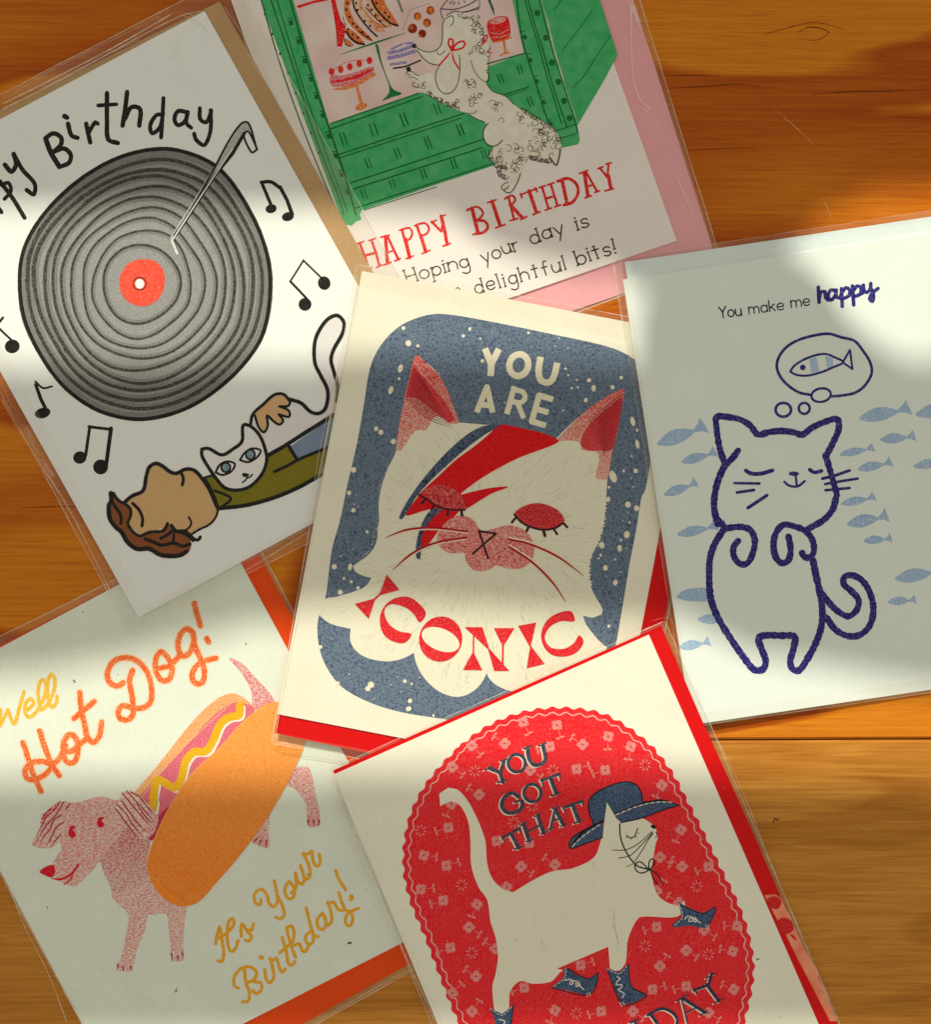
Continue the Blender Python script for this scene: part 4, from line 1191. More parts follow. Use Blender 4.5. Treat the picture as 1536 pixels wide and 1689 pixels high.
for k in range(15):
    fl.append(('L', 'K11:%d,%d %d,%d %d,%d' % (505 - k * 4, 235 + k * 19, 570 + k * 5, 320 + k * 24, 660 + k * 13, 450 + k * 20), 6, 'az'))
icon.art('ear_fur_lines', (146, 14, 30), 5, fl)
fl = []
for k in range(18):
    fl.append(('L', 'K12:%d,%d %d,%d %d,%d' % (985 - k * 4, 135 + k * 24, 850 - k * 1, 230 + k * 21, 700 + k * 8, 370 + k * 15), 6, 'az'))
icon.art('ear_fur_lines', (146, 14, 30), 5, fl)
fl = []
for k in range(14):
    fl.append(('l', 'K12:%d,%d %d,%d' % (1030 - k * 6, 130 + k * 26, 965 - k * 5, 150 + k * 30), 5, 'az'))
icon.art('ear_fur_lines', (60, 62, 92), 3, fl)
# etched fur
fl = []
r9 = random.Random(3)
def furline(fr, x0, y0, ang, ln, w=4):
    x1, y1 = x0 + ln * math.cos(R(ang)), y0 + ln * math.sin(R(ang))
    mx, my = (x0 + x1) / 2 + r9.uniform(-5, 5), (y0 + y1) / 2 + r9.uniform(-5, 5)
    return ('L', '%s:%.0f,%.0f %.0f,%.0f %.0f,%.0f' % (fr, x0, y0, mx, my, x1, y1), w, 'az')
def inside(q, x, y):
    c = False
    for i in range(len(q)):
        (x0, y0), (x1, y1) = q[i - 1], q[i]
        if (y0 > y) != (y1 > y) and x < (x1 - x0) * (y - y0) / (y1 - y0) + x0:
            c = not c
    return c
face_q = pts('K11:490,790 540,740 600,745 660,650 740,640 880,690 1200,710 K12:400,520 560,500 650,575 780,600 850,760 845,960 790,1270 712,1500 Z6:1215,455 1290,560 1100,780 845,670 720,760 570,600 420,620 322,500 215,455 380,345 345,265 420,150 K11:230,1350 300,1060 380,920')
nf = 0
while nf < 420:
    x, y = r9.uniform(520, 1060), r9.uniform(690, 1160)
    if not inside(face_q, x, y):
        continue
    a = math.degrees(math.atan2(y - 890, x - 800)) + r9.uniform(-9, 9)
    ln = r9.uniform(9, 24)
    x1, y1 = x + ln * math.cos(R(a)), y + ln * math.sin(R(a))
    if inside(face_q, x1, y1) and math.dist((x, y), (800, 890)) > 70:
        fl.append(('L', 'P:%.1f,%.1f %.1f,%.1f %.1f,%.1f' % (x, y, (x + x1) / 2 + r9.uniform(-1, 1), (y + y1) / 2 + r9.uniform(-1, 1), x1, y1), .8, 'az'))
        nf += 1
ef = icon.art('etched_fur', ink((206, 197, 166), (230, 222, 196), .2), 3, fl)
ef['kind'] = 'stuff'
def ruff(path, n, ln, spread, name='fur_ruff'):
    q = spline(pts(path), False, 2)
    it = []
    for k in range(n):
        i = int(k * (len(q) - 2) / n)
        a_, b_ = q[i], q[i + 1]
        L_ = math.dist(a_, b_) or 1
        nx_, ny_ = (b_[1] - a_[1]) / L_, -(b_[0] - a_[0]) / L_
        tx_, ty_ = (b_[0] - a_[0]) / L_, (b_[1] - a_[1]) / L_
        l_ = ln * r9.uniform(.5, 1.2)
        it.append(('f', [(a_[0] - tx_ * 3 - nx_ * 2, a_[1] - ty_ * 3 - ny_ * 2), (a_[0] + tx_ * 3 - nx_ * 2, a_[1] + ty_ * 3 - ny_ * 2), (a_[0] + nx_ * l_ + tx_ * spread, a_[1] + ny_ * l_ + ty_ * spread)]))
    icon.art(name, CAT, 3, it)
ruff('Z6:187,412 215,462 260,490 322,505 320,550 350,600 420,627 500,625 565,602 585,665 640,735 720,770 790,745 845,677'[0:0] + 'K12:845,960 830,1120 790,1270 730,1400 712,1500 735,1650', 26, 3.4, 3)
ruff('Z6:425,120 400,205 345,255', 10, -3.0, 2)
ruff('K11:880,688 950,696 1040,700 1130,704', 12, -2.6, 1)
ruff('K11:370,900 300,1060 240,1210 225,1350 226,1560', 22, -2.6, 3)
STR = ink((222, 4, 18), (226, 60, 60), .05)
icon.art('red_stripe', STR, 6, [('F', 'K11:1215,700 1300,706 1391,725 1480,745 1590,775 1700,830 1640,870 1560,900 1391,962 1250,1030 1100,1115 990,1190 895,1268 1000,1245 1150,1215 1285,1208 1150,1262 1050,1322 930,1392 860,1400 700,1385 600,1402 445,1440 540,1290 580,1240 700,1130 850,990 1000,880 1110,790'),
   ('F', 'K11:745,1390 880,1400 820,1470 720,1560 660,1640 610,1700 Z6:600,190 587,218 588,160 604,110 K11:590,1580 640,1490 690,1440')])
icon.art('stripe_border', ink((70, 84, 112), (110, 124, 144), .25, 1000, dark=(36, 42, 60)), 7, [('F', 'K11:1120,702 1210,706 1100,775 950,885 800,1015 650,1155 530,1290 470,1390 410,1475 388,1466 430,1370 500,1260 600,1125 740,965 900,815 1020,735'),
   ('F', 'K11:742,1384 650,1400 590,1480 545,1600 528,1690 Z6:572,170 576,236 588,240 594,180 K11:570,1660 590,1580 650,1480 690,1440')])
LASH = (52, 16, 22)
LID = ink((204, 52, 56), (226, 120, 112), .35, 1000, dark=(180, 30, 40))
icon.art('eyelid_print', LID, 8, [('F', 'K11:578,1250 620,1215 700,1190 800,1208 880,1258 925,1320 932,1390 860,1398 740,1372 650,1320')])
icon.art('eyelid_print', ink((200, 30, 40), (224, 92, 88), .3, 1000), 8, [('F', 'K12:135,1072 200,1012 320,985 440,1020 505,1075 522,1125 470,1165 350,1190 240,1160')])
icon.art('eyelashes', LASH, 9, [('L', 'K11:548,1270 620,1312 700,1365 800,1392 930,1396', 16), ('l', 'K11:610,1305 575,1345', 18), ('l', 'K11:672,1365 655,1395', 18), ('l', 'K11:792,1395 786,1440', 18), ('l', 'K11:900,1400 906,1442', 22)])
icon.art('eyelashes', LASH, 9, [('L', 'K12:135,1072 180,1125 250,1165 350,1190 450,1178 510,1140', 16), ('l', 'K12:145,1098 115,1135', 18), ('l', 'K12:245,1170 230,1200', 20), ('l', 'K12:362,1200 372,1240', 22), ('l', 'K12:440,1185 466,1225', 18), ('l', 'K12:515,1140 545,1172', 18)])
icon.art('muzzle_print', ink((216, 92, 96), (238, 190, 174), .38, 1300, soft=.14), 7, [('F', 'Z6:655,150 690,95 740,70 790,85 825,128 870,122 930,108 990,128 1025,180 1022,235 985,270 930,275 880,262 855,278 800,282 765,245 758,215 700,215 662,185')])
icon.art('muzzle_dots', (160, 30, 44), 8, [('e', 'Z6:%d,%d' % c, 3.2, 4) for c in ((690, 170), (712, 150), (735, 175), (700, 195), (740, 140), (760, 190), (900, 160), (915, 200), (950, 240), (935, 175), (890, 230), (975, 205), (960, 150), (940, 215))])
icon.art('nose_print', LASH, 9, [('l', 'Z6:815,130 880,140 790,218', 8), ('l', 'Z6:815,130 850,235', 8)])
WH = ink((176, 18, 30), (200, 60, 60), .08)
WHL = ink((244, 226, 204), (236, 190, 176), .05)
for s in ('455,155 540,125 640,118 770,132', '485,278 560,215 650,175 768,155', '930,162 1010,180 1120,230 1217,302', '930,190 1020,250 1100,330 1148,403'):
    icon.art('whisker_highlight', WHL, 8, [('L', 'Z6:' + ' '.join('%d,%d' % (int(t.split(',')[0]) + (2 if s[0] == '9' else 0), int(t.split(',')[1]) + (5 if s[0] == '4' else -6)) for t in s.split()), 7, 'z' if s[0] == '9' else 'a')])
    icon.art('whisker', WH, 9, [('L', 'Z6:' + s, 8, 'z' if s[0] == '9' else 'a')])
RL = ink((226, 34, 44), (236, 100, 96), .14, 1300)
icon.art('letter_i', RL, 9, [('f', 'K13:562,210 655,320 515,358 475,395 430,530 330,422 465,385 510,345')])
icon.art('letter_c', RL, 9, [('F', 'K13:845,490 790,415 720,372 640,375 570,412 522,480 512,560 538,640 600,690 690,703 740,640 660,622 590,580 552,520 546,462 585,425 640,428 710,455 760,500 800,555')])
icon.art('letter_o', RL, 9, [('e', 'K13:952,676', 156, 165, 20)])
icon.art('letter_o_counter', CAT, 10, [('e', 'K13:952,680', 144, 80, 22)])
icon.art('letter_n', RL, 9, [('f', 'K13:1125,590 1255,590 1305,745 1450,907 1340,907 1295,750 1195,655'), ('f', 'K13:1188,765 1255,902 1113,900'), ('l', 'K13:1191,650 1189,780', 11, 's'), ('f', 'K13:1338,597 1487,597 1410,722 1398,722'), ('l', 'K13:1404,715 1401,860', 13, 's')])
icon.art('letter_i', RL, 9, [('f', 'Z6:965,494 1035,481 1014,570 1068,640 998,657 1011,576')])
icon.art('letter_c', RL, 9, [('F', 'Z6:1168,438 1182,475 1130,476 1085,500 1068,540 1090,576 1140,582 1180,560 1200,530 1217,555 1190,595 1140,612 1090,602 1060,565 1055,520 1075,475 1115,447')])
LC = ink((240, 232, 204), (214, 206, 180), .08)
icon.art('letter_y', LC, 2, [('l', 'Z5:' + v, 26, 's') for v in ('838,360 862,420 860,466', '892,362 862,420',)])
icon.art('letter_o', LC, 2, [('o', 'Z5:968,424', 36, 42, 25, 15)])
icon.art('letter_u', LC, 2, [('L', 'Z5:1052,392 1044,450 1055,484 1085,490 1102,468 1116,415', 25, 's')])
icon.art('letter_a', LC, 2, [('l', 'Z5:' + v, 22, 's') for v in ('806,605 846,508 868,606', '820,574 862,580',)])
icon.art('letter_r', LC, 2, [('l', 'Z5:951,505 922,612', 22, 's'), ('L', 'Z5:948,518 985,528 992,550 975,568 938,562', 20), ('l', 'Z5:960,562 987,628', 20, 's')])
icon.art('letter_e', LC, 2, [('l', 'Z5:' + v, 22, 's') for v in ('1100,556 1046,540 1018,640 1072,656', '1034,592 1082,606',)])
spl = ['Z5:525,282,7,8', 'Z5:544,340,11,12', 'Z5:513,437,9,16', 'Z5:476,520,9,16', 'Z5:420,668,8,9', 'Z5:486,717,10,10', 'Z5:333,826,11,11', 'Z5:316,914,8,9', 'Z5:332,982,8,8', 'Z5:755,312,7,6', 'Z5:780,285,6,7', 'Z5:820,322,4,4',
       'Z5:1005,300,5,5', 'Z5:1238,482,8,8', 'Z5:1256,512,8,12', 'Z5:1190,480,4,4', 'Z5:1226,558,7,8', 'Z5:1328,508,8,8', 'Z5:1362,472,6,7', 'Z5:1148,438,5,5', 'Z5:1158,462,4,4', 'Z5:828,408,6,7', 'Z5:508,476,6,6', 'Z5:580,350,6,6', 'Z5:1170,512,4,4',
       'K12:710,35,15,15', 'K12:962,15,12,13', 'K12:748,98,16,24', 'K12:896,88,15,16', 'K12:688,190,15,15', 'K12:580,95,10,9', 'K12:626,88,9,9', 'K12:512,268,8,7', 'K12:1052,352,18,36', 'K12:1088,528,15,36', 'K12:1086,420,11,12', 'K12:1074,735,17,18',
       'K12:982,735,9,12', 'K12:900,780,26,48', 'K12:868,862,10,12', 'K12:862,955,16,20', 'K12:1014,996,22,24', 'K12:1082,1024,20,22', 'K12:1045,622,7,9', 'K12:1006,1228,22,28', 'K12:950,1334,16,26', 'K12:960,1270,8,12', 'K12:812,1310,22,26', 'K12:840,1486,18,22',
       'K12:804,1388,9,12', 'K12:788,1412,8,8', 'K12:915,1420,7,10', 'K12:918,1600,18,22', 'K12:958,1518,6,6', 'K12:1028,1135,7,10',
       'Z6:333,50,8,8', 'Z6:385,133,6,6', 'Z6:259,267,10,10', 'Z6:320,268,8,14', 'Z6:296,312,5,6', 'Z6:324,325,6,6', 'Z6:282,365,10,10', 'Z6:400,720,12,12', 'Z6:388,735,10,10', 'Z6:530,706,7,7', 'Z6:556,716,4,5', 'Z6:550,782,8,9', 'Z6:545,812,11,9', 'Z6:640,838,5,5', 'Z6:1338,328,8,9',
       'Z6:1300,270,7,9', 'Z6:1314,495,6,6', 'Z6:272,715,8,8', 'Z6:205,575,8,7', 'Z6:350,348,7,7', 'K11:240,760,20,22']
sp = []
for s in spl:
    fr, r_ = s.split(':')
    a_, b_, c_, d_ = (float(v) for v in r_.split(','))
    sp.append(('e', '%s:%f,%f' % (fr, a_, b_), c_, d_, random.uniform(-20, 20)))
for _ in range(60):
    x, y = random.choice([(random.uniform(640, 1030), random.uniform(545, 680)), (random.uniform(560, 600), random.uniform(700, 950)), (random.uniform(1020, 1050), random.uniform(740, 1020)), (random.uniform(550, 800), random.uniform(1110, 1160))])
    rr = random.uniform(.5, 1.3)
    sp.append(('e', 'P:%.1f,%.1f' % (x, y), rr, rr))
me_sp = icon.art('paint_splatter', LC, 2, [s for s in sp if True])
icon.fold('Z5:345,60 300,330 262,560 200,830 160,1024', 2.4, FOLD_SOFT)
icon.fold('Z5:350,75 290,380 230,700 185,1024', 1.3, FOLD)
icon.fold('Z6:180,100 130,400 60,760 30,940', 1.6, FOLD)
icon.fold('Z6:30,940 160,958 300,985', 1.4, FOLD)
icon.fold('Z6:40,910 30,940', 1.6, FOLD)
icon.fold('Z2:560,1330 575,1420', 3.0, FOLD)
icon.fold('K7:1180,190 1120,480 1060,760 1000,1000 960,1200 930,1400 880,1689', 1.2, FOLD)
icon.art('envelope_flap', REDE, -30, [('f', 'P:470,1213 480,1208 640,1238 625,1246')])
icon.rim(fq, 1.8, FOLD)

# ================================================================== happy cat card
fq = [(1012, 428), (1608, 336), (1724, 1116), (1136, 1200)]
hap = Card(PL['happy'], 'white card with a blue line drawing of a smiling cat among pale fish', (1340, 790),
           [(1028, 461), (1582, 377), (1697, 1114), (1141, 1196)], [(1031, 432), (1600, 348), (1712, 1092), (1145, 1176)], fq, COOL, COOLE)
NAVY = ink((38, 32, 116), (110, 106, 160), .14, 2000)
FISH = ink((152, 182, 214), (206, 220, 228), .25, 2300)
def fish(fr, x0, y0, x1, y1, h, tail=True):
    dx, dy = x1 - x0, y1 - y0
    L_ = math.hypot(dx, dy)
    ux, uy = dx / L_, dy / L_
    def T(u, v):
        return '%.1f,%.1f' % (x0 + ux * L_ * u - uy * h * v, y0 + uy * L_ * u + ux * h * v)
    body = ' '.join(T(*t) for t in ((0, .08), (.12, -.26), (.32, -.52), (.5, -.48), (.66, -.26), (.76, -.03), (.62, .28), (.4, .46), (.2, .42)))
    it = [('F', fr + ':' + body)]
    if tail:
        it.append(('f', fr + ':' + ' '.join(T(*t) for t in ((.72, -.06), (.86, -.45), (.92, -.78), (.97, -.2), (1.0, .42), (.88, .15), (.74, .08)))))
    hap.art('fish_print', FISH, 1, it)
for a in (('Z7', 190, 1165, 438, 1085, 72), ('Z7', 310, 1255, 487, 1212, 48), ('Z7', 225, 1415, 394, 1362, 48), ('Z7', 1183, 1040, 1442, 998, 68), ('Z7', 1460, 1020, 1700, 985, 66), ('Z7', 1287, 1145, 1464, 1135, 50), ('Z7', 1088, 1218, 1262, 1190, 40),
          ('Z7', 1175, 1290, 1350, 1262, 46), ('Z7', 1450, 1275, 1640, 1255, 46), ('Z7', 1095, 1460, 1268, 1432, 42), ('Z8', 1125, 130, 1332, 98, 62), ('Z8', 1205, 212, 1348, 208, 42), ('Z8', 290, 182, 492, 145, 50), ('Z8', 298, 735, 456, 715, 48), ('Z8', 1360, 398, 1600, 365, 66), ('Z8', 1325, 512, 1467, 508, 42)):
    fish(*a)
hap.art('fish_print', FISH, 1, [('F', 'Z8:288,490 330,455 400,446 445,450 450,505 380,512 320,505')])
hap.art('fish_print', FISH, 1, [('F', 'Z8:390,600 430,578 475,580 480,618 430,620')])
C28 = 29
hap.art('cat_outline', NAVY, wm=1.06, layer=2, items= [('L', 'Z7:590,1200 560,1240 528,1270 498,1330 478,1400 472,1480 490,1560 Z8:490,110 528,155', 32, 'r'), ('L', 'Z7:525,1262 505,1210 492,1150 484,1090 484,1036 540,1036 600,1048 650,1078 688,1122 740,1110 800,1104 860,1110 905,1122 950,1090 1010,1062 1076,1046 1085,1090 1062,1150 1022,1228', 30, 'r'),
    ('L', 'Z7:1020,1225 1040,1290 1060,1360 1076,1420 Z8:1072,0 1055,60 1010,112 930,158', 30, 'r'),
    ('L', 'Z8:520,155 600,146 650,162 672,212 662,275 635,325 600,328 570,292 568,245 590,215', 30, 'r'), ('L', 'Z8:515,165 475,230 452,300 448,400 456,500 490,590 550,690 620,790 670,848 712,845 726,805 705,745 690,695 715,680 800,680 868,686 862,745 846,805 858,845 890,850 930,795 970,720 998,640 1004,560 992,470 972,380 958,310', 32, 'r'),
    ('L', 'Z8:838,195 848,255 838,308 808,325 778,300 764,240 775,178 812,136 860,142 920,166 955,210 962,268 940,298 912,290 905,275', 30, 'r'),
    ('L', 'Z8:998,468 1040,522 1082,562 1132,585 1172,555 1182,505 1145,460 1110,428 1112,392 1152,384 1200,410 1238,470 1255,550 1238,628 1190,676 1130,682 1070,652 1022,588', 30, 'r')])
hap.art('cat_face_lines', NAVY, 3, [('L', 'Z7:628,1298 650,1312 700,1314 758,1298', 20), ('L', 'Z7:942,1294 965,1308 1000,1300', 18), ('e', 'Z7:864,1314', 26, 11), ('l', 'Z7:872,1318 878,1368', 11), ('L', 'Z7:818,1354 840,1372 882,1376 918,1350', 12),
    ('l', 'Z7:572,1360 695,1362', 13), ('l', 'Z7:585,1406 668,1394', 14), ('l', 'Z7:638,1482 732,1420', 16), ('l', 'Z7:1005,1338 1060,1325 1138,1298', 15), ('l', 'Z7:1018,1365 1100,1350 1178,1338', 13), ('l', 'Z7:1020,1395 1138,1384', 14)])
hap.art('thought_bubble', NAVY, 2, [('L', 'Z7:940,926 890,915 838,882 798,838 780,788 792,738 828,692 885,658 960,636 1035,627 1100,645 1162,662 1205,712 1240,770 1246,822 1212,882 1165,916 1100,930 1050,934', 14),
    ('o', 'Z7:998,928', 48, 33, 12, -10), ('o', 'Z7:812,1000', 38, 34, 14), ('o', 'Z7:915,993', 27, 27, 13)])
hap.art('fish_stripe', ink((168, 196, 226), (220, 230, 236), .1), 2, [('f', 'Z7:940,748 976,740 988,812 950,820')])
hap.art('fish_stripe', ink((168, 196, 226), (220, 230, 236), .1), 2, [('f', 'Z7:1018,736 1056,748 1058,790 1030,800')])
hap.art('thought_fish', NAVY, 3, [('L', 'Z7:846,812 865,785 905,758 960,735 1020,726 1070,745 1108,766 1060,790 1000,815 930,832 875,828 846,812', 11), ('l', 'Z7:1105,766 1140,706 1152,800 1108,770', 10), ('e', 'Z7:908,792', 14, 14)])
hap.art('you_make_me_lettering', (34, 32, 60), 2, word('You', 'Z7:500,549', 'Z7:607,537', 2.25, 2.3, 0, 0, 1.2) + word('make', 'Z7:645,530', 'Z7:815,508', 2.25, 2.1, 0, 0, 1.4) + word('me', 'Z7:852,498', 'Z7:943,486', 2.25, 2.1, 0, 0, 1.4))
hap.art('happy_lettering', NAVY, 2, [('L', 'Z7:' + s, 18) for s in ('984,398 988,472', '988,455 1000,420 1016,420 1020,450 1032,462', '1068,415 1045,412 1032,440 1045,462 1066,442 1072,412', '1072,412 1074,448 1088,452 1098,430', '1098,405 1102,492', '1100,425 1120,400 1138,412 1134,440 1112,452', '1134,440 1152,425',
    '1152,392 1158,485', '1156,415 1176,392 1194,402 1190,432 1168,442', '1190,432 1208,420 1204,388', '1206,388 1208,415 1224,424 1240,404 1242,380', '1242,400 1256,440 1250,468 1236,455 1252,425 1278,404')])
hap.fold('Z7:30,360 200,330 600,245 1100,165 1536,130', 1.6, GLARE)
hap.fold('Z7:0,0 20,350 60,620 100,860 140,1090 190,1400', 1.8, FOLD_SOFT)
hap.fold('Z3:270,1045 290,1180 318,1352', 2.2, FOLD)
hap.fold('Z12:480,155 700,120 1000,68 1300,25', 1.3, FOLD_SOFT)
hap.rim(fq, 1.6, FOLD_SOFT)

# ================================================================== cowboy cat card
fq = [(545, 1268), (1098, 1024), (1424, 1775), (838, 2010)]
cow = Card(PL['cow'], 'red and cream card with a white cat in a blue cowboy hat and boots', (900, 1480),
           [(550, 1278), (1071, 1047), (1356, 1700), (1368, 1728), (838, 1967)], [(549, 1271), (1091, 1032), (1160, 1191), (1223, 1328), (1290, 1482), (1400, 1730), (860, 1980)], fq, CREAM2, REDE)
COWRED = ink((240, 8, 30), (238, 84, 84), .2, 2400, soft=.25)
oval = [(757, 1231), (812, 1192), (878, 1170), (946, 1167), (1005, 1180), (1070, 1224), (1108, 1270), (1132, 1314), (1162, 1372), (1190, 1430), (1217, 1485), (1237, 1541), (1245, 1600), (1236, 1660), (1215, 1720), (1150, 1790), (1060, 1830), (960, 1830), (860, 1790), (790, 1735), (755, 1685), (728, 1620), (700, 1546), (676, 1488), (664, 1428), (672, 1355), (702, 1292)]
def scallop(base, inset, amp, period):
    q = spline(base, True, 2)
    out, s = [], 0
    cx_, cy_ = 955, 1490
    for i in range(len(q)):
        a, b2 = q[i - 1], q[(i + 1) % len(q)]
        s += math.dist(q[i - 1], q[i])
        L_ = math.dist(a, b2) or 1
        nx_, ny_ = -(b2[1] - a[1]) / L_, (b2[0] - a[0]) / L_
        k = inset + amp * math.cos(2 * math.pi * s / period)
        sg = 1 if nx_ * (cx_ - q[i][0]) + ny_ * (cy_ - q[i][1]) > 0 else -1
        out.append((q[i][0] + sg * nx_ * k, q[i][1] + sg * ny_ * k))
    return out
def resamp(q, n):
    d = [0]
    for i in range(len(q)):
        d.append(d[-1] + math.dist(q[i], q[(i + 1) % len(q)]))
    T_ = d[-1]
    out, j = [], 0
    for k in range(n):
        t = T_ * k / n
        while d[j + 1] < t:
            j += 1
        u = (t - d[j]) / max(1e-9, d[j + 1] - d[j])
        a, b2 = q[j], q[(j + 1) % len(q)]
        out.append((a[0] + (b2[0] - a[0]) * u, a[1] + (b2[1] - a[1]) * u))
    return out
per = sum(math.dist(oval[i - 1], oval[i]) for i in range(len(oval))) * 1.02
cow.art('oval_print', COWRED, 1, [('f', resamp(scallop(oval, 1, 2.6, per / 84), 560))])
cow.art('scalloped_border', ink((240, 196, 184), (230, 120, 120), .25, 1300), 2, [('l', resamp(scallop(oval, 11, 2.6, per / 84), 560), 1.9, 'c')])
def flower_items(k):
    it = []
    if k == 0:
        for a in range(4):
            t = R(90 * a + 20)
            it.append(('e', 'P:%.2f,%.2f' % (4.3 * math.cos(t), 4.3 * math.sin(t)), 4.3, 3.8))
        it += [('L', 'P:5,7 9,12 11,18', .9), ('F', 'P:10,13 15,10 16,13 12,15'), ('F', 'P:9,15 5,17 6,20 10,18'), ('L', 'P:-4,3 -8,9', .7)]
    else:
        for a in range(8):
            t = R(45 * a)
            it.append(('F', 'P:%.2f,%.2f %.2f,%.2f %.2f,%.2f %.2f,%.2f' % (3 * math.cos(t), 3 * math.sin(t), 7 * math.cos(t - .16), 7 * math.sin(t - .16), 9.3 * math.cos(t), 9.3 * math.sin(t), 7 * math.cos(t + .16), 7 * math.sin(t + .16))))
    return it
FL = ink((238, 150, 144), (228, 60, 66), .18, 1500)
# flower meshes are built round (900,1450) and copied to every place
flm = []
F0 = unproj(900, 1450, PL['cow'])
for k in (0, 1):
    polys = [[(x * 1.16 + 900, y * 1.16 + 1450) for x, y in q] for q in polygons(flower_items(k))]
    me = union_mesh('flower', polys, lambda x, y: unproj(x, y, PL['cow']) - F0)
    me.materials.append(FL)
    flm.append(me)
fz11 = [(865, 255), (1085, 270), (1120, 165), (1245, 260), (1370, 220), (1480, 270), (610, 370), (1215, 380), (1355, 385), (740, 505), (605, 550), (590, 665), (825, 730), (945, 855), (1110, 845), (470, 800), (580, 850), (455, 965), (565, 1020), (730, 1040), (875, 955), (690, 1150), (475, 1135), (600, 1250), (820, 1255), (725, 1390), (610, 1470), (705, 1560), (960, 1445), (1110, 1555), (1235, 1335), (1335, 1560), (1490, 1560), (985, 740), (990, 385), (955, 150), (705, 265), (440, 560), (1180, 1440)]
sz11 = [(720, 390), (1100, 385), (455, 680), (655, 945), (705, 1275), (1215, 1570), (910, 640), (1000, 560)]
fz12 = [(20, 215), (115, 260), (265, 445), (355, 655), (255, 785), (360, 830), (485, 830), (240, 945), (345, 1000), (240, 1115), (380, 1225), (600, 1230), (620, 1110), (255, 1300), (220, 1410), (380, 1395), (130, 1510), (605, 1410), (485, 1520), (385, 540), (465, 1130), (230, 265)]
sz12 = [(185, 350), (430, 925), (185, 1205), (485, 1245)]
rnd = random.Random(11)
hh = cow.top + LAYER * 2
def in_oval(x, y, m):
    return inside([(955 + (a - 955) * m, 1480 + (b - 1480) * m) for a, b in oval], x, y)
placed = []
for fr, lst, k in (('Z11', fz11, 0), ('Z11', sz11, 1), ('Z12', fz12, 0), ('Z12', sz12, 1)):
    for x, y in lst:
        p = pts('%s:%d,%d' % (fr, x, y))[0]
        if not in_oval(p[0], p[1], .965) or any(math.dist(p, q) < 15 for q in placed):
            continue
        placed.append(p)
        o = bpy.data.objects.new('flower', flm[k])
        COL.objects.link(o)
        o.parent = cow.root
        o.location = cow.P(p[0], p[1], hh + 0.000004)
        nrm_q = Vector((0, 0, 1)).rotation_difference(cow.n)
        a = rnd.choice([20, 70, 110, 200, 250, 300]) if k == 0 else rnd.uniform(0, 45)
        if k == 0 and not in_oval(p[0], p[1], .88):
            a = -math.degrees(math.atan2(1480 - p[1], 955 - p[0])) + 62
        o.rotation_mode = 'QUATERNION'
        # turn about the card's own normal
        from mathutils import Quaternion
        o.rotation_quaternion = Quaternion(cow.n, R(a))
cow.art('flower_centres', (196, 24, 40), 4, [('e', 'P:%f,%f' % p, 1.5, 1.5) for p in placed])
cow.art('ink_flecks', ink((236, 130, 126), (230, 60, 70), .2), 3, [('e', 'P:%.1f,%.1f' % (x, y), r_, r_) for x, y, r_ in ((rnd.uniform(700, 1200), rnd.uniform(1300, 1689), rnd.uniform(.4, 1.0)) for _ in range(110))])
cow.art('cat_print', ink((242, 236, 214), (228, 222, 198), .08, 600), 5, [
    ('G', 'Z11:550,560 600,535 645,555 685,630 697,720 702,850 735,950 780,1020 795,1120 820,1200 832,1290 822,1370 805,1440 815,1562 825,1590 870,1590 885,1545 890,1470 915,1430 945,1412 1000,1425 1090,1415 1135,1370 1150,1360 1120,1352 1370,1245 1378,1350 1400,1362 1430,1360 1455,1320 1465,1215 1500,1130 1530,1100 1700,1100 1750,1060 1740,1020 Z12:345,1015 300,1003 255,975 235,945 222,900 215,850 240,680 235,640 165,600 60,620 0,530 Z11:1365,548 1350,650 1330,740 1300,810 1200,862 1100,877 1020,912 905,980 850,960 800,905 778,830 768,720 700,560 640,484 590,470 545,500')])
cow.art('dry_brush_marks', ink((214, 150, 140), (240, 232, 210), .45, 900), 6, [('l', 'K9:' + s, w, 'az') for s, w in (('835,230 840,330 860,420 865,480', 9), ('825,250 830,350', 6), ('340,260 350,340', 6), ('370,440 400,500', 8), ('700,90 702,170', 4), ('590,480 600,495', 4), ('480,400 490,470', 4), ('880,330 884,440', 4), ('940,480 920,520', 6))])
cow.art('dry_brush_marks', (60, 30, 30), 6, [('l', 'K9:385,412 410,468', 6, 'az'), ('l', 'K9:222,410 240,416', 8, 'az'), ('l', 'K9:708,38 712,52', 7, 'az'), ('l', 'K9:118,600 126,640', 4, 'az'), ('l', 'K8:852,1030 856,1080', 6, 'az')])
DEN = ink((66, 88, 122), (110, 128, 150), .22, 2300, dark=(48, 64, 94))
HOUT = (24, 22, 34)
cow.art('cat_head_print', ink((240, 234, 212), (228, 222, 198), .08, 600), 6, [('F', 'K8:1010,740 1180,722 1250,765 1298,830 1302,870 1272,930 1268,1020 1240,1080 1150,1100 1000,1000')])
hat = cow.art('hat_print', DEN, 7, [('F', 'K8:840,770 822,690 822,600 870,540 980,490 1080,470 1155,495 1190,560 1198,612 1330,598 1450,635 1340,662 1190,720 1120,735 1045,752 990,700 920,745 918,855 800,895 700,938 680,918 700,870 780,812')])
cow.art('hat_outline', HOUT, 8, [('L', 'K8:690,938 678,915 700,865 780,808 850,770 825,700 820,605 868,545 975,492 1080,468 1155,492 1192,560 1200,608 1330,595 1452,634', 9), ('L', 'K8:1000,690 1100,655 1200,618 1330,605 1440,632 1340,665 1190,722 1045,755', 9), ('L', 'K8:700,915 780,820 920,742', 18), ('L', 'K8:700,938 800,900 915,858', 9)], parent=hat)
cow.art('ear_print', ink((242, 236, 214), (230, 224, 200), .06), 9, [('f', 'K8:945,612 1032,760 1010,860 915,870 925,760')])
ds = []
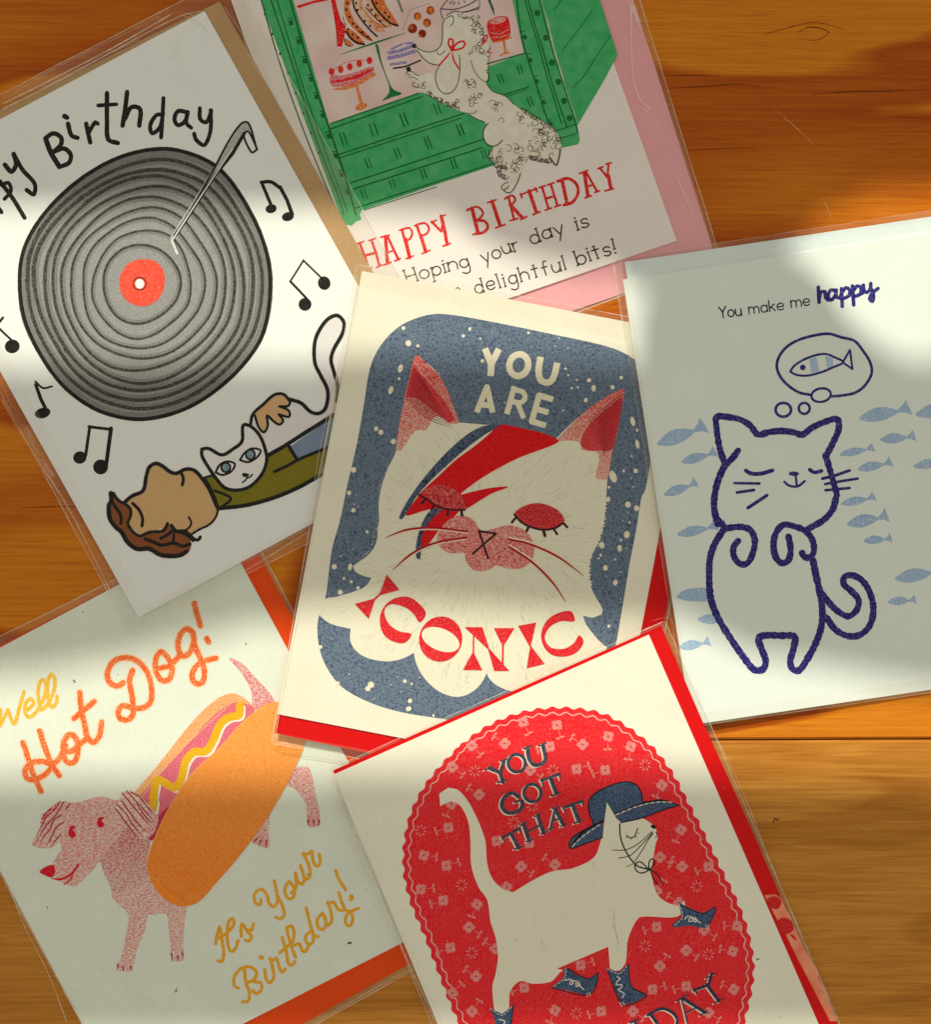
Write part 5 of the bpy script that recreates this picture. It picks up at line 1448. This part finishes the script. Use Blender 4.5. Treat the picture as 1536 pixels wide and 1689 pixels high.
for i in range(10):
    t = i / 10
    ds.append(('l', 'K8:%.0f,%.0f %.0f,%.0f' % (1008 + 410 * t, 700 - 95 * math.sin(t * 1.9) + 5 * t, 1008 + 410 * (t + .06), 700 - 95 * math.sin((t + .06) * 1.9) + 5 * t), 8))
for i in range(6):
    t = i / 6
    ds.append(('l', 'K8:%.0f,%.0f %.0f,%.0f' % (702 + 205 * t, 925 - 165 * t ** .8, 702 + 205 * (t + .1), 925 - 165 * (t + .1) ** .8), 8))
cow.art('hat_stitching', (226, 222, 204), 9, ds, parent=hat)
cow.art('face_lines', (26, 20, 22), 8, [('L', 'K8:' + s, w) for s, w in (('1035,765 1042,860 1075,950 1120,1020 1160,1060 1240,1085', 10), ('1082,845 1110,862 1140,850 1160,800', 8), ('1090,852 1085,865', 5), ('1115,860 1118,875', 5), ('1145,850 1155,862', 5), ('1160,825 1174,830', 5),
    ('985,948 1080,945 1170,900 1262,818', 6), ('1028,1005 1110,985 1200,900 1268,825', 6), ('1140,1030 1200,940 1240,870 1270,830', 6), ('1080,1068 1130,1045', 4), ('1290,820 1300,845 1288,860', 6),
    ('1240,1085 1180,1030 1145,1050 1150,1090 1190,1110 1245,1085 1280,1040 1270,1010 1245,1025 1240,1085', 9), ('1250,1090 1270,1140 1300,1190', 8), ('1255,1085 1310,1130 1340,1190', 8), ('1165,800 1160,790', 5))] + [('F', 'K8:1250,775 1285,772 1295,795 1265,795')])
boots = (('K9:1235,180 1300,215 1385,248 1420,230 1467,210 1455,270 1420,330 1400,342 1300,325 1200,337 1195,320 1255,270', 'K9:1275,285 1290,268 1320,275 1322,295 1300,298 1305,280 1340,278 1350,295 1335,302 1332,285 1372,308', 'K9:1240,190 1260,270 1205,330', 'K9:1240,190 1385,250 1467,212 1420,325 1400,342'),
         ('K9:535,575 600,630 680,652 740,612 725,690 700,735 670,755 600,737 500,715 445,710 520,650', 'K9:530,662 570,658 585,680 565,688 568,670 610,670 625,690 605,702 602,680 650,720', 'K9:540,585 528,650 455,708', 'K9:540,585 680,655 738,618 690,750 455,712'),
         ('K9:785,588 815,600 870,612 925,560 932,640 940,690 970,725 1038,755 960,802 885,812 845,725 810,650', 'K9:855,640 875,655 860,665 850,690 885,690 880,710 862,720 885,735 900,745 888,770', 'K9:795,592 870,622 922,565', 'K9:925,562 945,700 1035,757 960,805 885,812 800,610'),
         ('K9:62,832 145,870 218,812 205,880 200,950 110,960 90,880', 'K9:125,905 160,915 150,950', 'K9:70,838 145,878 212,818', 'K9:215,815 200,940'))
for bq, sw, st, ol in boots:
    b_ = cow.art('boot_print', DEN, 7, [('f', bq)])
    cow.art('boot_outline', HOUT, 8, [('L', ol, 6)], parent=b_)
    cow.art('boot_swirl', (232, 228, 208), 9, [('L', sw, 7)], parent=b_)
    q = pts(st)
    dash = []
    qq = spline(q, False, 1.2)
    for i in range(0, len(qq) - 2, 4):
        dash.append(('l', qq[i:i + 3], 1.3))
    cow.art('boot_stitching', (226, 222, 204), 9, dash, parent=b_)
cow.art('boot_spur', (232, 220, 200), 9, [('l', 'K9:1408,322 1405,345', 5), ('l', 'K9:1420,322 1420,346', 5), ('l', 'K9:668,745 675,762', 5), ('l', 'K9:682,738 690,755', 5), ('l', 'K9:872,800 885,822', 6), ('l', 'K9:890,798 902,815', 6)])
yw = [('100,380 190,398', 14), ('205,325 190,400', 13), ('120,370 195,400 212,468', 24), ('222,320 195,400', 20), ('85,385 140,360', 10), ('195,322 242,306', 10), ('178,472 240,455', 11)]
def serifed(lst, dx, dy):
    out = []
    for s, w in lst:
        f = 'K8'
        if ':' in s:
            f, s = s.split(':')
        q = ' '.join('%f,%f' % (float(a.split(',')[0]) + dx, float(a.split(',')[1]) + dy) for a in s.split())
        out.append(('L' if len(s.split()) > 3 else 'l', f + ':' + q, w))
    return out
YOU = [('118,372 192,402 212,468', 24), ('222,318 194,400', 20), ('85,385 142,358', 10), ('198,322 242,306', 10), ('178,472 242,455', 11), ('385,228 396,300 430,348 478,342 512,312 495,215 493,208', 24), ('362,236 412,214', 11), ('466,215 516,194', 11), ('365,300 375,350 392,352 380,358', 2)]
GOTL = [('322,572 280,545 225,575 205,635 240,682 300,682 345,650 348,602', 24), ('295,612 350,595', 12), ('300,550 325,585', 9), ('485,458 612,412', 18), ('485,450 495,490', 9), ('608,410 618,450', 9), ('548,440 590,550', 24), ('556,568 614,545', 11)]
THATL = [('208,862 330,795', 17), ('205,852 222,885', 9), ('325,790 335,820', 9), ('272,832 322,930', 24), ('295,942 348,922', 11), ('358,765 398,880', 24), ('458,705 500,825', 24), ('380,822 478,770', 13), ('335,775 382,752', 10), ('435,712 480,690', 10), ('378,890 422,870', 10), ('482,835 522,815', 10),
         ('582,655 548,800', 16), ('580,655 640,772', 24), ('560,745 612,725', 10), ('528,808 570,790', 10), ('620,782 662,762', 10), ('560,655 600,645', 10), ('640,650 772,602', 18), ('638,642 648,675', 9), ('770,600 778,630', 9), ('705,628 748,745', 24), ('715,760 770,738', 11)]
DAYL = [('K9:1060,868 1112,940', 20), ('K9:1045,878 1130,838 1195,860 1228,905 1215,960', 18), ('K9:1255,775 1290,925', 10), ('K9:1262,775 1400,862', 20), ('K9:1285,865 1345,832', 8), ('K9:1225,792 1295,748', 9), ('K9:1370,880 1412,850', 9), ('K9:1330,725 1395,700 1425,690', 18), ('K9:1440,622 1420,700', 18), ('K9:1410,690 1485,790', 20), ('K9:1330,715 1350,745', 8), ('K9:1405,650 1465,620', 8), ('K9:1455,805 1505,775', 9), ('K9:935,925 985,905', 12), ('K9:965,918 985,950', 18)]
SHD = ink((244, 226, 206), (236, 190, 176), .12)
for nm, ls, oo in (('you_lettering', YOU, [('o', 'K8:310,336', 60, 62, 22, -10)]), ('got_lettering', GOTL, [('o', 'K8:421,546', 60, 62, 22, -10)]), ('that_lettering', THATL, [])):
    cow.art(nm + '_shadow', SHD, 6, [(i[0], i[1], i[2] * 1.15) for i in serifed(ls, -10, 6)] + [('o', 'K8:%d,%d' % (pts2[0] - 10, pts2[1] + 6), 60, 62, 22, -10) for pts2 in ([(310, 336)] if nm[0] == 'y' else [(421, 546)] if nm[0] == 'g' else [])])
    cow.art(nm, ink((58, 66, 84), (130, 120, 130), .10, 1200), 7, [(i[0], i[1], i[2] * 1.15) for i in serifed(ls, 0, 0)] + oo)
cow.art('day_lettering_shadow', SHD, 6, serifed(DAYL, -8, 6))
cow.art('day_lettering', ink((40, 50, 76), (110, 110, 130), .08, 1200), 7, serifed(DAYL, 0, 0))
cow.slab('envelope_glare', [(1256, 1474), (1284, 1476), (1392, 1712), (1360, 1712)], 0, 0, CREAM2) if False else None
h_env = cow.env_top
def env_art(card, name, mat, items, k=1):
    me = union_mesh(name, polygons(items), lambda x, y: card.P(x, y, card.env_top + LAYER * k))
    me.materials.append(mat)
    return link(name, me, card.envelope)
env_art(cow, 'painted_glare_patch', ink((250, 160, 120), (236, 110, 84), .2, 160, soft=.2), [('f', 'Z12:750,965 800,960 830,980 850,1030 870,1055 900,1130 940,1220 1000,1320 1090,1560 1060,1560 900,1250 850,1150 800,1060')])  # sun glare on the red envelope, painted in salmon
env_art(cow, 'painted_glare_patch', ink((214, 30, 34), (230, 80, 70), .1), [('F', 'Z12:810,1090 840,1070 880,1090 885,1130 850,1150 815,1125'), ('F', 'Z12:760,985 800,970 830,990 815,1030 775,1020'), ('F', 'Z12:870,1150 890,1155 902,1180 885,1170'), ('F', 'Z12:1000,1340 1012,1350 1030,1400 1015,1380')], 2)  # red envelope colour showing through the painted glare
cow.fold('Z11:20,400 60,560 180,830 330,1180 450,1440 530,1622', 2.0, FOLD)
cow.fold('Z11:0,420 60,600 150,790', 2.2, FOLD_SOFT)
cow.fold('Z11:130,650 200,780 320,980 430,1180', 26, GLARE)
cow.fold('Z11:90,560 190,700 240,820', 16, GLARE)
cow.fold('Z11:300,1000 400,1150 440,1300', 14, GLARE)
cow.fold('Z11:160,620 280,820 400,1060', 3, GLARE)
cow.fold('K14:1090,0 1200,220 1350,560 1460,780', 1.6, FOLD)
cow.fold('K14:1060,0 1160,190', 3, FOLD_SOFT)
cow.fold('Z12:425,0 520,210 640,460 760,760 900,1100 1100,1572', 1.3, FOLD)
cow.fold('Z8:150,610 260,600 330,880', 1.2, FOLD_SOFT)
cow.rim([fq[0], fq[1], fq[2], fq[3]], 1.6, FOLD)

# ------------------------------------------------------------------ unseen board blocker, added and shaped to break up the sun
SY = 0.86          # distance of the added blocker behind the cards
def hit(x, y):
    """Point of the added blocker's sheet (X, Z) whose shadow falls on photograph pixel (x, y)."""
    p = unproj(x, y)
    t = (SY - p.y) / SUN_DIR.y
    q = p + SUN_DIR * t
    return q.x, q.z
sun_blocker = bpy.data.objects.new('added_sun_blocker', None)
sun_blocker.location = (0, SY, 0)
COL.objects.link(sun_blocker)
sun_blocker['label'] = 'added, unseen sun blocker with wide boards shaped for the light bands, at the far table edge'
sun_blocker['category'] = 'sun_blocker'
m, nt, N, L, b = new_mat('blocker_paint')
b.inputs['Base Color'].default_value = lin((150, 140, 120))
b.inputs['Roughness'].default_value = 0.7
SHM = m
def blocker_board(name, outline_px, th=0.012):
    bm = bmesh.new()
    fr_ = [bm.verts.new((hit(x, y)[0], -th / 2, hit(x, y)[1])) for x, y in outline_px]
    bk = [bm.verts.new(v.co + Vector((0, th, 0))) for v in fr_]
    bm.faces.new(fr_)
    bm.faces.new(bk[::-1])
    k = len(fr_)
    for i in range(k):
        bm.faces.new((fr_[i], bk[i], bk[(i + 1) % k], fr_[(i + 1) % k]))
    bmesh.ops.recalc_face_normals(bm, faces=bm.faces)
    me = bpy.data.meshes.new(name)
    bm.to_mesh(me)
    bm.free()
    me.materials.append(SHM)
    return link(name, me, sun_blocker)
XL, XR = -500, 2050
blocker_board('blocker_board', [(XL, 5), (1040, 5), (1240, 0), (XR, 0), (XR, 272), (1600, 272), (1450, 285), (1360, 325), (1290, 400), (1200, 440), (1040, 460), (1000, 345), (620, 325), (XL, 325)])
blocker_board('blocker_board', [(XL, 655), (1130, 640), (XR, 625), (XR, 1120), (1536, 1110), (1250, 1062), (1130, 1005), (640, 985), (420, 1005), (200, 1062), (60, 1085), (XL, 1120)])
blocker_board('blocker_board', [(XL, 1322), (XR, 1322), (XR, 1672), (XL, 1690)])
blocker_board('blocker_board', [(XL, 1990), (XR, 1990), (XR, 2400), (XL, 2400)])
blocker_board('blocker_board', [(XL, -330), (XR, -330), (XR, -620), (XL, -620)])
lx0, lx1 = hit(XL, 800)[0], hit(XR, 800)[0]
top_z = hit(800, 2400)[1]
for X in (lx0, lx1):
    bm = bmesh.new()
    bmesh.ops.create_cube(bm, size=1)
    for v in bm.verts:
        v.co = Vector((X + v.co.x * 0.04, v.co.y * 0.02 , 0.0 if v.co.z < 0 else top_z + 0.02))
    me = bpy.data.meshes.new('blocker_stile')
    bm.to_mesh(me)
    bm.free()
    me.materials.append(SHM)
    link('blocker_stile', me, sun_blocker)
# leaf shapes added to the unseen blocker, cut to complete its shade
m, nt, N, L, b = new_mat('blocker_leaf_mat')
b.inputs['Base Color'].default_value = (0.05, 0.11, 0.03, 1)
b.inputs['Roughness'].default_value = 0.5
SHM = m
blocker_board('blocker_leaf', spline([(560, 300), (700, 322), (780, 390), (880, 430), (1000, 445), (1100, 400), (1100, 300), (800, 260)], True, 20), 0.002)
blocker_board('blocker_leaf', spline([(1048, 400), (1150, 390), (1215, 410), (1290, 430), (1350, 470), (1400, 540), (1480, 600), (1580, 640), (1500, 700), (1250, 700), (1080, 690), (1060, 560), (1080, 450)], True, 20), 0.002)

# soft film crumples, their glare painted as pale streaks, at the record card's corner and along the pink envelope
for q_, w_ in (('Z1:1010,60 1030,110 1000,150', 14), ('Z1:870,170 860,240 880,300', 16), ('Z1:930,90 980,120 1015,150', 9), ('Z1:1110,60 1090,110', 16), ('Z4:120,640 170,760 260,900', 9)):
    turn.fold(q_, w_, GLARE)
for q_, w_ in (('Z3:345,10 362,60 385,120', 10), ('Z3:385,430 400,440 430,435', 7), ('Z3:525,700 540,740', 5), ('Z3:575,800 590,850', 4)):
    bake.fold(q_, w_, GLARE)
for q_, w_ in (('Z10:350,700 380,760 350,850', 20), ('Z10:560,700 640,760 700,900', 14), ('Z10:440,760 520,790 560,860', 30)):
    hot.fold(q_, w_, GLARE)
